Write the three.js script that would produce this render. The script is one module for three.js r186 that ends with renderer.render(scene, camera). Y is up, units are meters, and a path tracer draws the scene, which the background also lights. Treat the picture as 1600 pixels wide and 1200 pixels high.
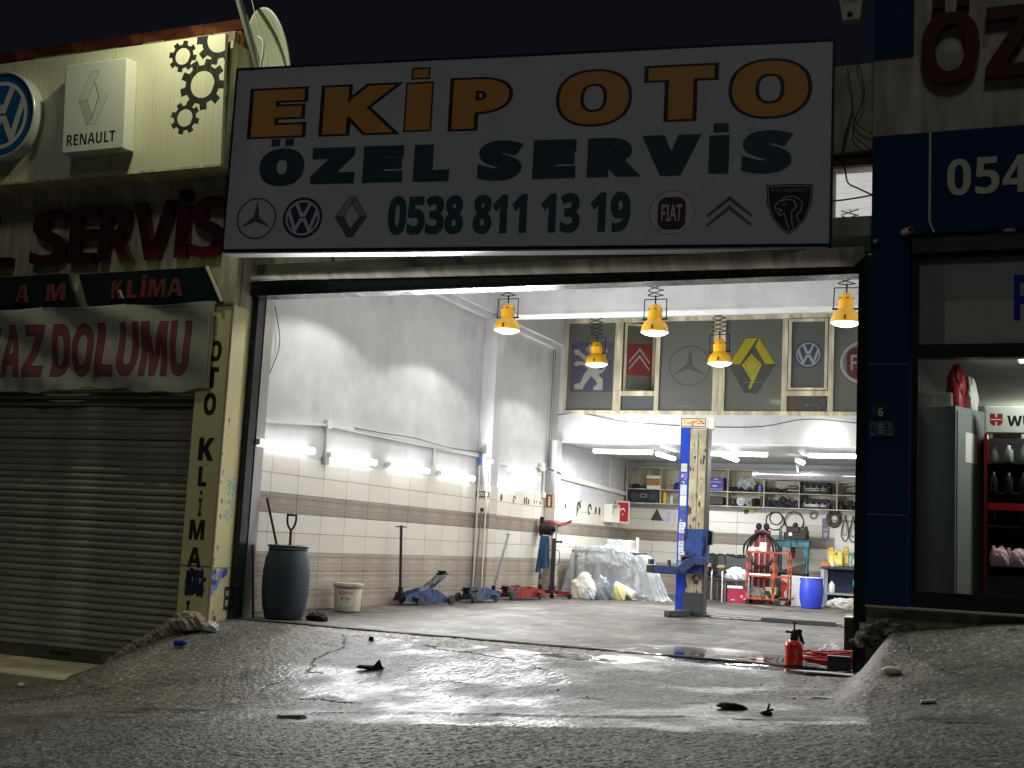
import * as THREE from 'three';
import { mergeGeometries, toCreasedNormals } from 'three/addons/utils/BufferGeometryUtils.js';
import { RoundedBoxGeometry } from 'three/addons/geometries/RoundedBoxGeometry.js';
import { FontLoader } from 'three/addons/loaders/FontLoader.js';
import { TextGeometry } from 'three/addons/geometries/TextGeometry.js';
import { RectAreaLightUniformsLib } from 'three/addons/lights/RectAreaLightUniformsLib.js';

// x runs along the facades, y is up, z points to the street; the garage door's wall-side jamb stands at x = 0, z = 0
const scene = new THREE.Scene();
const camera = new THREE.PerspectiveCamera(34.46, 4 / 3, 0.1, 400);
camera.rotation.order = 'YXZ';
camera.position.set(9.0028, 1.0131, 12.7078);
camera.rotation.set(0.127967, 0.407799, 0.052043);
scene.add(camera);
const renderer = new THREE.WebGLRenderer({ antialias: true });
renderer.toneMapping = THREE.LinearToneMapping;
renderer.toneMappingExposure = 1.7;
renderer.shadowMap.enabled = true;
RectAreaLightUniformsLib.init();

// night sky: almost black, a trace of town glow towards the horizon
{
  const w = 64, h = 32, d = new Float32Array(w * h * 4);
  for (let j = 0; j < h; j++) for (let i = 0; i < w; i++) {
    const e = Math.abs((j + .5) / h - .5) * 2, g = Math.exp(-e * 2.2), k = (j * w + i) * 4;
    d[k] = .0016 + .0014 * g; d[k + 1] = .0019 + .0013 * g; d[k + 2] = .0033 + .0011 * g; d[k + 3] = 1;
  }
  const t = new THREE.DataTexture(d, w, h, THREE.RGBAFormat, THREE.FloatType);
  t.mapping = THREE.EquirectangularReflectionMapping; t.magFilter = THREE.LinearFilter; t.needsUpdate = true;
  scene.background = t; scene.environment = t;
}
// the night's weak directional light, falling soft and steep over the street
const sun = new THREE.DirectionalLight(new THREE.Color(.98, .98, .95), .12);
sun.position.set(9, 31, 29); sun.target.position.set(3.5, 0, .8); sun.shadow.radius = 24;
sun.castShadow = true; sun.shadow.mapSize.set(2048, 2048);
Object.assign(sun.shadow.camera, { left: -20, right: 20, top: 20, bottom: -20, near: 1, far: 90 });
scene.add(sun, sun.target);

// ---------- helpers ----------
function rng(s) { return () => { s |= 0; s = s + 0x6D2B79F5 | 0; let t = Math.imul(s ^ s >>> 15, 1 | s); t = t + Math.imul(t ^ t >>> 7, 61 | t) ^ t; return ((t ^ t >>> 14) >>> 0) / 4294967296; }; }
const hash = (x, y, s) => { let h = Math.imul(x, 374761393) + Math.imul(y, 668265263) + Math.imul(s, 1442695041) | 0; h = Math.imul(h ^ h >>> 13, 1274126177); return ((h ^ h >>> 16) >>> 0) / 4294967296; };
const wrap = (i, p) => p ? ((i % p) + p) % p : i;
function vn(x, y, s, p = 0) {
  const ix = Math.floor(x), iy = Math.floor(y), fx = x - ix, fy = y - iy, u = fx * fx * (3 - 2 * fx), v = fy * fy * (3 - 2 * fy);
  const x0 = wrap(ix, p), x1 = wrap(ix + 1, p), y0 = wrap(iy, p), y1 = wrap(iy + 1, p);
  const a = hash(x0, y0, s), b = hash(x1, y0, s), c = hash(x0, y1, s), d = hash(x1, y1, s);
  return a + (b - a) * u + (c - a) * v + (a - b - c + d) * u * v;
}
function fbm(x, y, s, o = 4, p = 0) { let a = .5, t = 0, n = 0; for (let i = 0; i < o; i++) { t += a * vn(x, y, s + i * 17, p); n += a; x *= 2; y *= 2; p *= 2; a *= .5; } return t / n; }
const clamp = (x, a = 0, b = 1) => Math.min(b, Math.max(a, x));
const ss = (a, b, x) => { const t = clamp((x - a) / (b - a)); return t * t * (3 - 2 * t); };
const lerp = (a, b, t) => a + (b - a) * t;
function tex(w, h, fn, o = {}) {           // fn(u, v) gives [r, g, b] 0..1, v upwards
  const d = new Uint8Array(w * h * 4);
  for (let j = 0; j < h; j++) for (let i = 0; i < w; i++) {
    const c = fn((i + .5) / w, (j + .5) / h), k = (j * w + i) * 4;
    d[k] = clamp(c[0]) * 255; d[k + 1] = clamp(c[1]) * 255; d[k + 2] = clamp(c[2]) * 255; d[k + 3] = 255;
  }
  const t = new THREE.DataTexture(d, w, h); t.magFilter = t.minFilter = THREE.LinearFilter;
  t.wrapS = t.wrapT = o.wrap || THREE.RepeatWrapping; if (o.size) t.repeat.set(1 / o.size[0], 1 / o.size[1]);
  if (o.off) t.offset.set(...o.off);
  if (o.srgb) t.colorSpace = THREE.SRGBColorSpace; t.needsUpdate = true; return t;
}
const grey = f => (u, v) => { const g = f(u, v); return [g, g, g]; };
function canvasTex(w, h, draw) {
  const c = document.createElement('canvas'); c.width = w; c.height = h; const g = c.getContext('2d'); draw(g, w, h);
  const t = new THREE.CanvasTexture(c); t.colorSpace = THREE.SRGBColorSpace; t.magFilter = THREE.LinearFilter; return t;
}
const mat = (color, roughness = .7, o = {}) => new THREE.MeshStandardMaterial({ color, roughness, ...o });
const phys = (color, roughness = .5, o = {}) => new THREE.MeshPhysicalMaterial({ color, roughness, ...o });

const taken = {};
function numbered(n) { const k = taken[n] = (taken[n] || 0) + 1; return k === 1 ? n : n + '_' + String(k - 1).padStart(3, '0'); }
function thing(name, label, category, pos = [0, 0, 0], turn = 0, group) {
  const o = new THREE.Group(); o.name = numbered(name); o.position.set(...pos); o.rotation.y = turn;
  o.userData = { label, category }; if (group) o.userData.group = group; scene.add(o); return o;
}
function part(parent, name, geo, m, label) {
  const o = new THREE.Mesh(Array.isArray(geo) ? mg(geo) : geo, m); o.name = name; o.castShadow = o.receiveShadow = true;
  if (label) o.userData.label = label; parent.add(o); return o;
}
function solo(name, geo, m, label, category, pos = [0, 0, 0], turn = 0, group) {   // a thing that is one mesh
  const o = new THREE.Mesh(Array.isArray(geo) ? mg(geo) : geo, m); o.name = numbered(name); o.castShadow = o.receiveShadow = true;
  o.position.set(...pos); o.rotation.y = turn; o.userData = { label, category }; if (group) o.userData.group = group; scene.add(o); return o;
}
function struct(name, geo, m) { const o = new THREE.Mesh(Array.isArray(geo) ? mg(geo) : geo, m); o.name = numbered(name); o.castShadow = o.receiveShadow = true; o.userData = { kind: 'structure' }; scene.add(o); return o; }
function copy(o, pos, turn = 0, label, group) { const c = o.clone(); c.name = numbered(o.name.replace(/_\d\d\d$/, '')); c.userData = { ...o.userData }; if (label) c.userData.label = label; if (group) c.userData.group = group; c.position.set(...pos); c.rotation.y = turn; scene.add(c); return c; }
const flat = g => { const n = g.index ? g.toNonIndexed() : g; for (const k of Object.keys(n.attributes)) if (!['position', 'normal', 'uv'].includes(k)) n.deleteAttribute(k); return n; };
const mg = l => l.length === 1 ? l[0] : mergeGeometries(l.map(flat));
const V = (x, y, z) => new THREE.Vector3(x, y, z);
function put(g, x = 0, y = 0, z = 0, r) { if (r) g.applyMatrix4(new THREE.Matrix4().makeRotationFromEuler(new THREE.Euler(...r))); g.translate(x, y, z); return g; }
function B(w, h, d, x = 0, y = 0, z = 0, r) {   // box about its centre, uv in metres
  const g = new THREE.BoxGeometry(w, h, d), u = g.attributes.uv, s = [[d, h], [d, h], [w, d], [w, d], [w, h], [w, h]];
  for (let f = 0; f < 6; f++) for (let k = 0; k < 4; k++) u.setXY(f * 4 + k, u.getX(f * 4 + k) * s[f][0], u.getY(f * 4 + k) * s[f][1]);
  return put(g, x, y, z, r);
}
const BX = (x0, x1, y0, y1, z0, z1) => { const g = B(x1 - x0, y1 - y0, z1 - z0, (x0 + x1) / 2, (y0 + y1) / 2, (z0 + z1) / 2); return g; };
const RB = (w, h, d, x = 0, y = 0, z = 0, r, rad = .01, seg = 2) => put(new RoundedBoxGeometry(w, h, d, seg, Math.min(rad, w / 2.01, h / 2.01, d / 2.01)), x, y, z, r);
const C = (r1, r2, h, x = 0, y = 0, z = 0, r, n = 20) => put(new THREE.CylinderGeometry(r1, r2, h, n), x, y, z, r);
const S = (r, x = 0, y = 0, z = 0, sx = 1, sy = 1, sz = 1, n = 16) => { const g = new THREE.SphereGeometry(r, n, Math.ceil(n * .7)); g.scale(sx, sy, sz); return put(g, x, y, z); };
const L = (pts, n = 32, x = 0, y = 0, z = 0, r) => put(new THREE.LatheGeometry(pts.map(p => new THREE.Vector2(p[0], p[1])), n), x, y, z, r);
const TB = (pts, r = .01, n = 24, k = 6, closed = false) => new THREE.TubeGeometry(new THREE.CatmullRomCurve3(pts.map(p => V(...p)), closed, 'centripetal'), n, r, k, closed);
function rod(a, b, r = .01, n = 8, r2) { const A = V(...a), D = V(...b).sub(A), g = new THREE.CylinderGeometry(r2 ?? r, r, D.length(), n); g.translate(0, D.length() / 2, 0); g.applyQuaternion(new THREE.Quaternion().setFromUnitVectors(V(0, 1, 0), D.clone().normalize())); g.translate(...a); return g; }
function bar(a, b, w = .03, h = .03) { const A = V(...a), D = V(...b).sub(A), l = D.length(), g = B(w, l, h, 0, l / 2, 0); g.applyQuaternion(new THREE.Quaternion().setFromUnitVectors(V(0, 1, 0), D.normalize())); g.translate(...a); return g; }
const EX = (pts, depth, bevel = 0, x = 0, y = 0, z = 0, r, holes = []) => {
  const s = new THREE.Shape(pts.map(p => new THREE.Vector2(p[0], p[1])));
  for (const h of holes) s.holes.push(new THREE.Path(h.map(p => new THREE.Vector2(p[0], p[1]))));
  return put(new THREE.ExtrudeGeometry(s, { depth, bevelEnabled: bevel > 0, bevelThickness: bevel, bevelSize: bevel, bevelSegments: 2, curveSegments: 12 }), x, y, z, r);
};
function lump(rx, ry, rz, seed, amp = .25, x = 0, y = 0, z = 0, det = 3, freq = 2.2) {   // an uneven soft heap that sits flat
  const g = new THREE.IcosahedronGeometry(1, det * 3), p = g.attributes.position;
  for (let i = 0; i < p.count; i++) {
    const a = V().fromBufferAttribute(p, i).normalize(), q = Math.atan2(a.z, a.x);
    const n = fbm(a.x * freq + 9 + a.y * 1.7, a.z * freq + 9 - a.y * 1.3, seed, 4) - .5, c = Math.abs(Math.sin(q * 5 + seed + 3 * n)) * .3 * (1 - Math.abs(a.y));
    const s = 1 + amp * (n * 1.6 - c * .5);
    p.setXYZ(i, a.x * rx * s, Math.max(a.y * ry * s, -ry * .55) + ry * .55, a.z * rz * s);
  }
  g.computeVertexNormals(); return put(flat(g), x, y, z);
}
let font = await new FontLoader().loadAsync('fonts/droid/droid_sans_bold.typeface.json');
function letter(ch, x0, x1, y0, y1, depth, z, bevel = .006) {   // one solid letter stretched into its box
  const g = new TextGeometry(ch, { font, size: 1, depth: .2, curveSegments: 6, bevelEnabled: false }); g.computeBoundingBox();
  const b = g.boundingBox, w = b.max.x - b.min.x, h = b.max.y - b.min.y;
  g.translate(-b.min.x, -b.min.y, 0); g.scale((x1 - x0) / w, (y1 - y0) / h, depth / .2); g.translate(x0, y0, z); return flat(g);
}
function fit(g, ch, x0, y0, x1, y1, o = {}) {   // print text stretched into a box of the canvas
  g.save(); g.font = o.font || 'bold 200px sans-serif'; g.textBaseline = 'alphabetic';
  const m = g.measureText(ch), lw = o.fat || 0, w = m.actualBoundingBoxLeft + m.actualBoundingBoxRight + lw, h = m.actualBoundingBoxAscent + m.actualBoundingBoxDescent + lw;
  g.translate(x0, y0); g.scale((x1 - x0) / w, (y1 - y0) / h); g.translate(m.actualBoundingBoxLeft + lw / 2, m.actualBoundingBoxAscent + lw / 2);
  g.lineJoin = 'miter'; g.miterLimit = 3; g.fillStyle = o.fill || '#000';
  if (lw) { g.lineWidth = lw; g.strokeStyle = o.line || g.fillStyle; g.strokeText(ch, 0, 0); }
  if (o.inner) { g.lineWidth = o.inner; g.strokeStyle = o.fill; g.strokeText(ch, 0, 0); }
  g.fillText(ch, 0, 0); g.restore();
}
const poly = (g, pts, fill, line, lw = 2) => { g.beginPath(); pts.forEach((p, i) => i ? g.lineTo(...p) : g.moveTo(...p)); g.closePath(); if (fill) { g.fillStyle = fill; g.fill(); } if (line) { g.strokeStyle = line; g.lineWidth = lw; g.stroke(); } };
const disc = (g, x, y, r, fill, line, lw = 2) => { g.beginPath(); g.arc(x, y, r, 0, 7); if (fill) { g.fillStyle = fill; g.fill(); } if (line) { g.strokeStyle = line; g.lineWidth = lw; g.stroke(); } };

// ---------- heights of the street, the apron and the garage floor ----------
const floorY = z => -.05 + .08 * ss(0, -5, z);
const roadY = (x, z) => -.5 + .085 * (x - 3.7) - .04 * (z - 2.8);
const sillY = x => -.74 + .682 * ss(-1.7, -.1, x) + .36 * ss(7.3, 7.75, x) + .16 * ss(7.6, 9.2, x) + .1 * ss(7.4, 7.7, x);
function apronY(x, z) {
  const t = clamp(z / 2.8), e = t * t * (3 - 2 * t) * .6 + t * .4, r = roadY(x, 2.8);
  return lerp(sillY(x), r, e) + .02 * (fbm(x * 1.3 + 40, z * 1.3 + 40, 3, 3) - .5) * ss(0, .6, z) + .012 * (fbm(x * 5 + 40, z * 5 + 40, 4, 2) - .5);
}
// where water lies: a broad spill in front of the door and a shallow puddle by its far jamb
function wetAt(x, z) {
  const n = fbm(x * .9 + 30, z * 1.6 + 30, 11, 4) - .5, m = fbm(x * 3.5 + 30, z * 6 + 30, 12, 4) - .5, st = fbm(x * .55 + 70, z * 3.4 + 20, 19, 4) - .5;
  const a = 1 - Math.hypot((x - 4.4) / 3.15, (z - 1.65) / 1.45);
  const b = 1 - Math.hypot((x - 6.3) / 1.7, (z + .15) / 1.15);
  const c = 1 - Math.hypot((x - 5.2) / 3.3, (z - 3.0) / .55), e = 1 - Math.hypot((x - 6.2) / 1.3, (z - 2.3) / .75);
  const dry = 1 - Math.hypot((x - 6.9) / 1.1, (z - 1.75) / .5);
  return ss(-.03, .16, Math.max(a, b * 1.2, c, e) + n * .85 + m * .75 + st * .45 - Math.max(0, dry) * .5);
}
function poolAt(x, z) { // deepest film, where the stones drown
  const n = fbm(x * 1.4 + 50, z * 2.8 + 50, 21, 4) - .5;
  const a = 1.25 * (1 - Math.hypot((x - 6.35) / 1.35, (z + .12) / .85)), b = 1 - Math.hypot((x - 4.6) / 1.2, (z - .42) / .26);
  return ss(.05, .5, Math.max(a, b) + n * 1.3);
}
// a few long cracks across the ramp
const cracks = [[[1.75, .35], [2.05, .8], [1.92, 1.2], [2.1, 1.6], [1.9, 2.0], [1.98, 2.5], [1.8, 2.9]], [[2.3, .3], [3.1, .62], [3.9, .8], [4.6, 1.15]], [[2.1, 1.6], [2.8, 1.75], [3.4, 1.62], [4.2, 1.8]], [[7.6, .75], [8.1, 1.05], [8.5, 1.0], [9, 1.3]], [[1.98, 2.5], [2.6, 2.42], [3.3, 2.55]], [[5.2, 2.1], [5.9, 2.3], [6.3, 2.2], [6.9, 2.5]]];
for (const c of cracks) { const X = c.map(p => p[0]), Z = c.map(p => p[1]); c.x0 = Math.min(...X) - .1; c.x1 = Math.max(...X) + .1; c.z0 = Math.min(...Z) - .1; c.z1 = Math.max(...Z) + .1; }
function crackAt(x, z) {
  if (!cracks.some(c => x > c.x0 && x < c.x1 && z > c.z0 && z < c.z1)) return 0;
  let d = 9; const wx = x + .05 * (vn(x * 9, z * 9, 301) - .5) + .03 * (vn(x * 30, z * 30, 303) - .5), wz = z + .09 * (vn(x * 9, z * 9, 302) - .5) + .04 * (vn(x * 30, z * 30, 304) - .5);
  for (const c of cracks) if (x > c.x0 && x < c.x1 && z > c.z0 && z < c.z1) for (let i = 0; i + 1 < c.length; i++) { const [ax, az] = c[i], bx = c[i + 1][0] - ax, bz = c[i + 1][1] - az, t = clamp(((wx - ax) * bx + (wz - az) * bz) / (bx * bx + bz * bz)); d = Math.min(d, Math.hypot(wx - ax - bx * t, (wz - az - bz * t))); }
  return (1 - ss(.002, .011, d)) * ss(.3, .55, fbm(x * 2.3 + 3, z * 2.3 + 3, 305, 3));
}
// near ground textures, laid in metres: 14 m by 7 m
const GX = -3, GZ = -.3, GW = 14, GH = 7, gOpt = { wrap: THREE.MirroredRepeatWrapping, size: [GW, GH], off: [-GX / GW, -GZ / GH] };
const crack = (x, z, s, w) => { const a = fbm(x * .8 + 9, z * .8 + 9, s, 4), d = Math.abs(a - .5); return 1 - ss(0, w, d); };
const grains = (x, z) => .6 * vn(x * 46, z * 46, 1) + .3 * vn(x * 84, z * 84, 2) + .2 * vn(x * 21, z * 21, 5);
const wetGrid = new Float32Array(512 * 256), poolGrid = new Float32Array(512 * 256);
for (let j = 0; j < 256; j++) for (let i = 0; i < 512; i++) { const x = GX + (i + .5) / 512 * GW, z = GZ + (j + .5) / 256 * GH, w = wetAt(x, z); wetGrid[j * 512 + i] = w; poolGrid[j * 512 + i] = w * poolAt(x, z); }
function look(a, u, v) { const x = clamp(u * 512 - .5, 0, 510.99), y = clamp(v * 256 - .5, 0, 254.99), i = Math.floor(x), j = Math.floor(y), f = x - i, g = y - j, k = j * 512 + i; return lerp(lerp(a[k], a[k + 1], f), lerp(a[k + 512], a[k + 513], f), g); }
const groundRough = tex(1024, 512, (u, v) => {
  const x = GX + u * GW, z = GZ + v * GH, w = look(wetGrid, u, v), p = look(poolGrid, u, v);
  const dry = lerp(.6, .66, ss(2.9, 3.1, z)) + .12 * (vn(x * 40, z * 40, 6) - .5), streak = fbm(x * 1.7 + 80, z * 2.6 + 20, 23, 5);
  const r = lerp(lerp(dry, lerp(.32, .56, ss(.32, .64, streak)), w), .06, p); return [r, r, r];
}, gOpt);
const groundColor = tex(2048, 1024, (u, v) => {
  const x = GX + u * GW, z = GZ + v * GH, w = look(wetGrid, u, v), onRoad = ss(2.93, 3.02, z + .05 * (vn(x * 3, 1, 8) - .5));
  const g = grains(x, z) / 1.1, pat = fbm(x * .9 + 20, z * 1.3 + 20, 31, 5) - .5, st = ss(.6, .72, fbm(x * 1.7 + 5, z * 2.6 + 5, 33, 4));
  const fleck = ss(.8, .88, vn(x * 44, z * 44, 44)) * .22;
  let l = lerp(.4, .385, onRoad) + pat * .24 + (g - .5) * lerp(.42, .5, onRoad) - st * .08 + fleck;
  const ck = Math.max(crack(x, z, 61, .006) * ss(.55, .62, fbm(x * .5 + 3, z * .5 + 8, 62, 3)), 0);
  l *= 1 - .6 * Math.max(ck, crackAt(x, z)); l *= 1 - .3 * w;
  const warm = .012 + .03 * ss(.35, .65, fbm(x * .5 + 2, z * .5 + 11, 35, 3)) * (1 - w);
  return [l + warm, l + warm * .55, l - warm * .5];
}, { ...gOpt, srgb: true });
const groundBump = tex(2048, 1024, (u, v) => {
  const x = GX + u * GW, z = GZ + v * GH, w = look(wetGrid, u, v), p = look(poolGrid, u, v), onRoad = ss(2.93, 3.02, z);
  const g = grains(x, z) / 1.1, amp = lerp(.55, .85, onRoad) * (1 - .3 * w) * (1 - .93 * p);
  const ck = crack(x, z, 61, .006) * ss(.55, .62, fbm(x * .5 + 3, z * .5 + 8, 62, 3));
  const b = .55 + (g - .5) * amp * .6 + .18 * (fbm(x * 7, z * 7, 71, 3) - .5) * (1 - p) - .4 * ck; return [b, b, b];
}, gOpt);
const asphalt = mat(0xffffff, 1, { map: groundColor, roughnessMap: groundRough, bumpMap: groundBump, bumpScale: .024 });

function sheet(xs, zs, yf, edge) {   // a height sheet over the given lines, uv in metres
  const nx = xs.length, nz = zs.length, p = [], uv = [], ix = [];
  for (let j = 0; j < nz; j++) for (let i = 0; i < nx; i++) { const x = xs[i], z = zs[j] + (edge ? edge(x, j, nz) : 0); p.push(x, yf(x, z, j), z); uv.push(x, z); }
  for (let j = 0; j < nz - 1; j++) for (let i = 0; i < nx - 1; i++) { const a = j * nx + i; ix.push(a, a + nx, a + 1, a + 1, a + nx, a + nx + 1); }
  const g = new THREE.BufferGeometry(); g.setAttribute('position', new THREE.Float32BufferAttribute(p, 3)); g.setAttribute('uv', new THREE.Float32BufferAttribute(uv, 2)); g.setIndex(ix); g.computeVertexNormals(); return g;
}
const span = (a, b, n) => Array.from({ length: n + 1 }, (_, i) => a + (b - a) * i / n);
const roadEdge = x => 2.93 + .05 * (fbm(x * 1.1 + 7, 3, 81, 4) - .5) + .03 * (fbm(x * 6 + 7, 3, 82, 3) - .5);
// the apron: paved ramp from the doors down to the road, its lower edge broken
const stones = (x, z, w, amp) => amp * (1 - .55 * w) * (.7 * (vn(x * 48, z * 48, 1) - .5) + .5 * (vn(x * 72, z * 72, 2) - .5) + .18 * (vn(x * 15, z * 15, 5) - .5));
const wetHere = (x, z) => look(wetGrid, (x - GX) / GW, (z - GZ) / GH), poolHere = (x, z) => look(poolGrid, (x - GX) / GW, (z - GZ) / GH);
const apronLast = 203;
struct('apron', sheet([...span(-30, -3, 20), ...span(-2.95, -1, 30), ...span(-.985, 8.9, 660), ...span(8.95, 12, 40), ...span(12.5, 30, 14)], [-.6, -.2, ...span(-.02, 2.9, 200), 3], (x, z, j) => {
  const y = apronY(x, Math.max(0, z)) + (z > .05 && x > -1 && x < 9 ? stones(x, z, clamp(wetHere(x, z) * .75 + poolHere(x, z) * 1.6, 0, 1.7), .013) - .022 * crackAt(x, z) : 0); return j === apronLast ? y - .035 : z < .03 && x > -.2 && x < 7.4 ? y - .002 - .03 * ss(3, 3.5, x) * ss(6.3, 5.7, x) * fbm(x * 2 + 3, 5, 93, 3) - .03 * ss(.5, .9, x) * ss(1.9, 1.4, x) * fbm(x * 2 + 3, 5, 93, 3) : y;
}, (x, j, n) => j >= n - 2 ? roadEdge(x) - 2.93 + (j === n - 1 ? .02 : 0) : 0), asphalt);
struct('road', sheet([...span(-60, -4, 20), ...span(-3.9, .9, 40), ...span(.915, 9.3, 600), ...span(9.4, 13, 30), ...span(14, 60, 20)], [2.6, 2.8, ...span(2.9, 5.9, 200), ...span(6, 7.5, 12), ...span(8, 16, 20), ...span(20, 60, 10)], (x, z) => (z > 2.9 && z < 6 && x > 1 && x < 9.3 ? stones(x, z, wetHere(x, z) * .8, .017) : 0) + roadY(x, z) - .001 - .04 * Math.max(0, fbm(x * 1.2 + 50, 3, 92, 4) - .42) + .014 * (fbm(x * .9 + 50, z * .9 + 50, 91, 3) - .5) - .05 * ss(2.9, 2.75, z) - .035 * ss(.36, .56, fbm(x * 1.4 + 11, 2, 94, 4)) * Math.exp(-Math.pow((z - roadEdge(x) - .035) / .022, 2))), asphalt);

// ---------- shared surface textures ----------
const blot = (s, sc, oct = 5) => (u, v) => fbm(u * sc, v * sc, s, oct, sc);
const plasterTint = tex(512, 512, (u, v) => { const a = fbm(u * 4, v * 4, 101, 6, 4), b = fbm(u * 16, v * 16, 103, 4, 16), s = ss(.62, .75, fbm(u * 8, v * 8, 104, 5, 8)); const l = .9 + (a - .5) * .16 + (b - .5) * .07 - s * .025; return [l, l, l * 1.004]; }, { srgb: true, size: [3, 3] });
const plasterBump = tex(512, 512, grey((u, v) => .5 + (fbm(u * 6, v * 6, 105, 6, 6) - .5) * .9), { size: [3, 3] });
const fineBump = tex(512, 512, grey((u, v) => .5 * vn(u * 128, v * 128, 106, 128) + .5 * fbm(u * 32, v * 32, 107, 3, 32)), { size: [1, 1] });
const grimeTint = tex(512, 512, (u, v) => { const st = fbm(u * 24, v * 3, 111, 4, 0), a = fbm(u * 5, v * 5, 112, 5, 5); const l = .84 + (st - .5) * .34 + (a - .5) * .22; return [l, l * .985, l * .95]; }, { srgb: true, size: [2, 2] });
const metalRough = tex(256, 256, grey((u, v) => .5 + (fbm(u * 8, v * 8, 113, 5, 8) - .5) * .5), { size: [1, 1] });
const wornTint = tex(512, 512, (u, v) => { const a = fbm(u * 7, v * 7, 114, 6, 7), sc = ss(.66, .7, fbm(u * 14, v * 5, 115, 4, 0)); const l = .8 + (a - .5) * .4; return [lerp(l, .42, sc), lerp(l, .38, sc), lerp(l, .34, sc)]; }, { srgb: true, size: [.6, .6] });
const rustTint = tex(512, 512, (u, v) => { const a = fbm(u * 9, v * 9, 116, 6, 9), b = ss(.5, .66, fbm(u * 5, v * 5, 117, 5, 5)); return [lerp(.42, .62, a) + .18 * b, lerp(.2, .33, a) + .2 * b, lerp(.1, .2, a) + .16 * b]; }, { srgb: true, size: [1, 1] });
const wallPaint = mat(0xdedede, .78, { map: plasterTint, bumpMap: plasterBump, bumpScale: .012 });
const whitePaint = mat(0xf0f0ee, .7, { map: plasterTint, bumpMap: plasterBump, bumpScale: .006 });
const grout = mat(0x8b8880, .9);
const darkSteel = mat(0x1c2426, .45, { metalness: .2, roughnessMap: metalRough });
const blackIron = mat(0x141414, .5, { metalness: .3 });
const blackPlastic = mat(0x17181a, .48);
const rubber = mat(0x1a1a1b, .85);
const greasy = mat(0x3c3a38, .5, { metalness: .55, map: wornTint });
const alu = mat(0xb9bab8, .38, { metalness: .85, map: wornTint });
const galv = mat(0xc9cccd, .3, { metalness: .9, roughnessMap: metalRough });
const steelRod = mat(0x6e7072, .4, { metalness: .8 });
const chalk = mat(0xe9e6dc, .6);
const cream = mat(0xe4ddc3, .55, { map: grimeTint });

// ---------- the garage ----------
const garage = thing('repair_garage', 'open repair garage with white and brown tiled walls under the long name board', 'building');
struct('garage_floor', (() => {
  const g = sheet(span(-.05, 7.5, 90), [...span(-15.45, -1, 30), ...span(-.95, .02, 14), .035], (x, z, j) => floorY(z) + .006 * (fbm(x * 2 + 20, z * 2 + 50, 7, 3) - .5) - (j === 45 ? .09 : 0), (x, j, n) => j >= n - 2 ? .1 * (fbm(x * .9 + 5, 2, 41, 4) - .5) + .03 * (vn(x * 9, 4, 42) - .5) : 0);
  return g;
})(), (() => {
  const X = 7.6, Z = 15.6, o = { size: [X, Z], off: [.05 / X, 15.5 / Z], wrap: THREE.ClampToEdgeWrapping };
  const at = (u, v) => [u * X - .05, v * Z - 15.5];
  const c = tex(768, 1536, (u, v) => {
    const [x, z] = at(u, v), w = wetAt(x, z) * ss(-2.6, -.6, z), a = fbm(x * .7 + 3, z * .7 + 30, 121, 5) - .5, b = fbm(x * 3 + 3, z * 3 + 60, 122, 5) - .5;
    const oil = ss(.58, .7, fbm(x * .9 + 13, z * .9 + 37, 123, 5)), track = ss(.6, .75, fbm(x * 4 + 3, z * .5 + 60, 124, 4)) * .09, sp = ss(.75, .8, vn(x * 8 + 5, z * 8 + 200, 125)) * .08;
    let l = .315 + a * .2 + b * .24 - oil * .13 - track * 1.3 + sp * 1.4 + (vn(x * 60, z * 60 + 900, 126) - .5) * .05; l *= 1 - .22 * w;
    return [l * 1.02, l * .96, l * .87];
  }, { ...o, srgb: true });
  const r = tex(512, 1024, (u, v) => { const [x, z] = at(u, v), w = wetAt(x, z) * ss(-2.6, -.6, z), p = poolAt(x, z) * w; const q = lerp(lerp(.62 + .25 * (fbm(x * 2 + 3, z * 2 + 50, 127, 4) - .5), .16, w), .04, p); return [q, q, q]; }, o);
  const b = tex(512, 1024, (u, v) => { const [x, z] = at(u, v), w = wetAt(x, z) * ss(-2.6, -.6, z); const q = .5 + (fbm(x * 6 + 3, z * 6 + 150, 128, 4) - .5) * (1 - .8 * w); return [q, q, q]; }, o);
  return mat(0xffffff, 1, { map: c, roughnessMap: r, bumpMap: b, bumpScale: .006 });
})());

// side wall with its beam, pilasters and tiles
const sideWall = part(garage, 'side_wall', [BX(-.3, -.013, -.3, 6, -15.8, -.02)], wallPaint);
part(garage, 'ceiling_beam', [BX(-.013, .1, 4.92, 5.9, -10.3, -.16), BX(-.013, .16, 5.02, 5.9, -10.3, -.16)], wallPaint);
part(garage, 'ceiling_beam', [BX(-.01, 7.6, 5.02, 5.9, -7.4, -7.0)], wallPaint);
part(garage, 'ceiling_beam', [BX(-.01, 7.6, 4.995, 5.02, -7.405, -6.99)], whitePaint);
for (const [z0, z1, w, h] of [[-7.14, -6.82, .25, 4.92], [-10.36, -10.06, .2, 3.08]]) part(garage, 'pilaster', [BX(-.013, w, -.2, h, z0, z1)], wallPaint);
const tileGeo = {}, tileBox = (w, h) => tileGeo[w + ' ' + h] ||= (() => { const g = RB(w, h, .012, 0, 0, 0, null, .003, 1); const u = g.attributes.uv; const p = g.attributes.position; for (let i = 0; i < p.count; i++) u.setXY(i, p.getX(i), p.getY(i)); return g; })();
const glaze = tex(256, 256, (u, v) => { const a = fbm(u * 3, v * 3, 131, 5, 3), d = ss(.66, .76, fbm(u * 9, v * 9, 132, 4, 9)); const l = .93 + (a - .5) * .1 - d * .1; return [l, l * .99, l * .965]; }, { srgb: true, size: [1.7, 1.7] });
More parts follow.
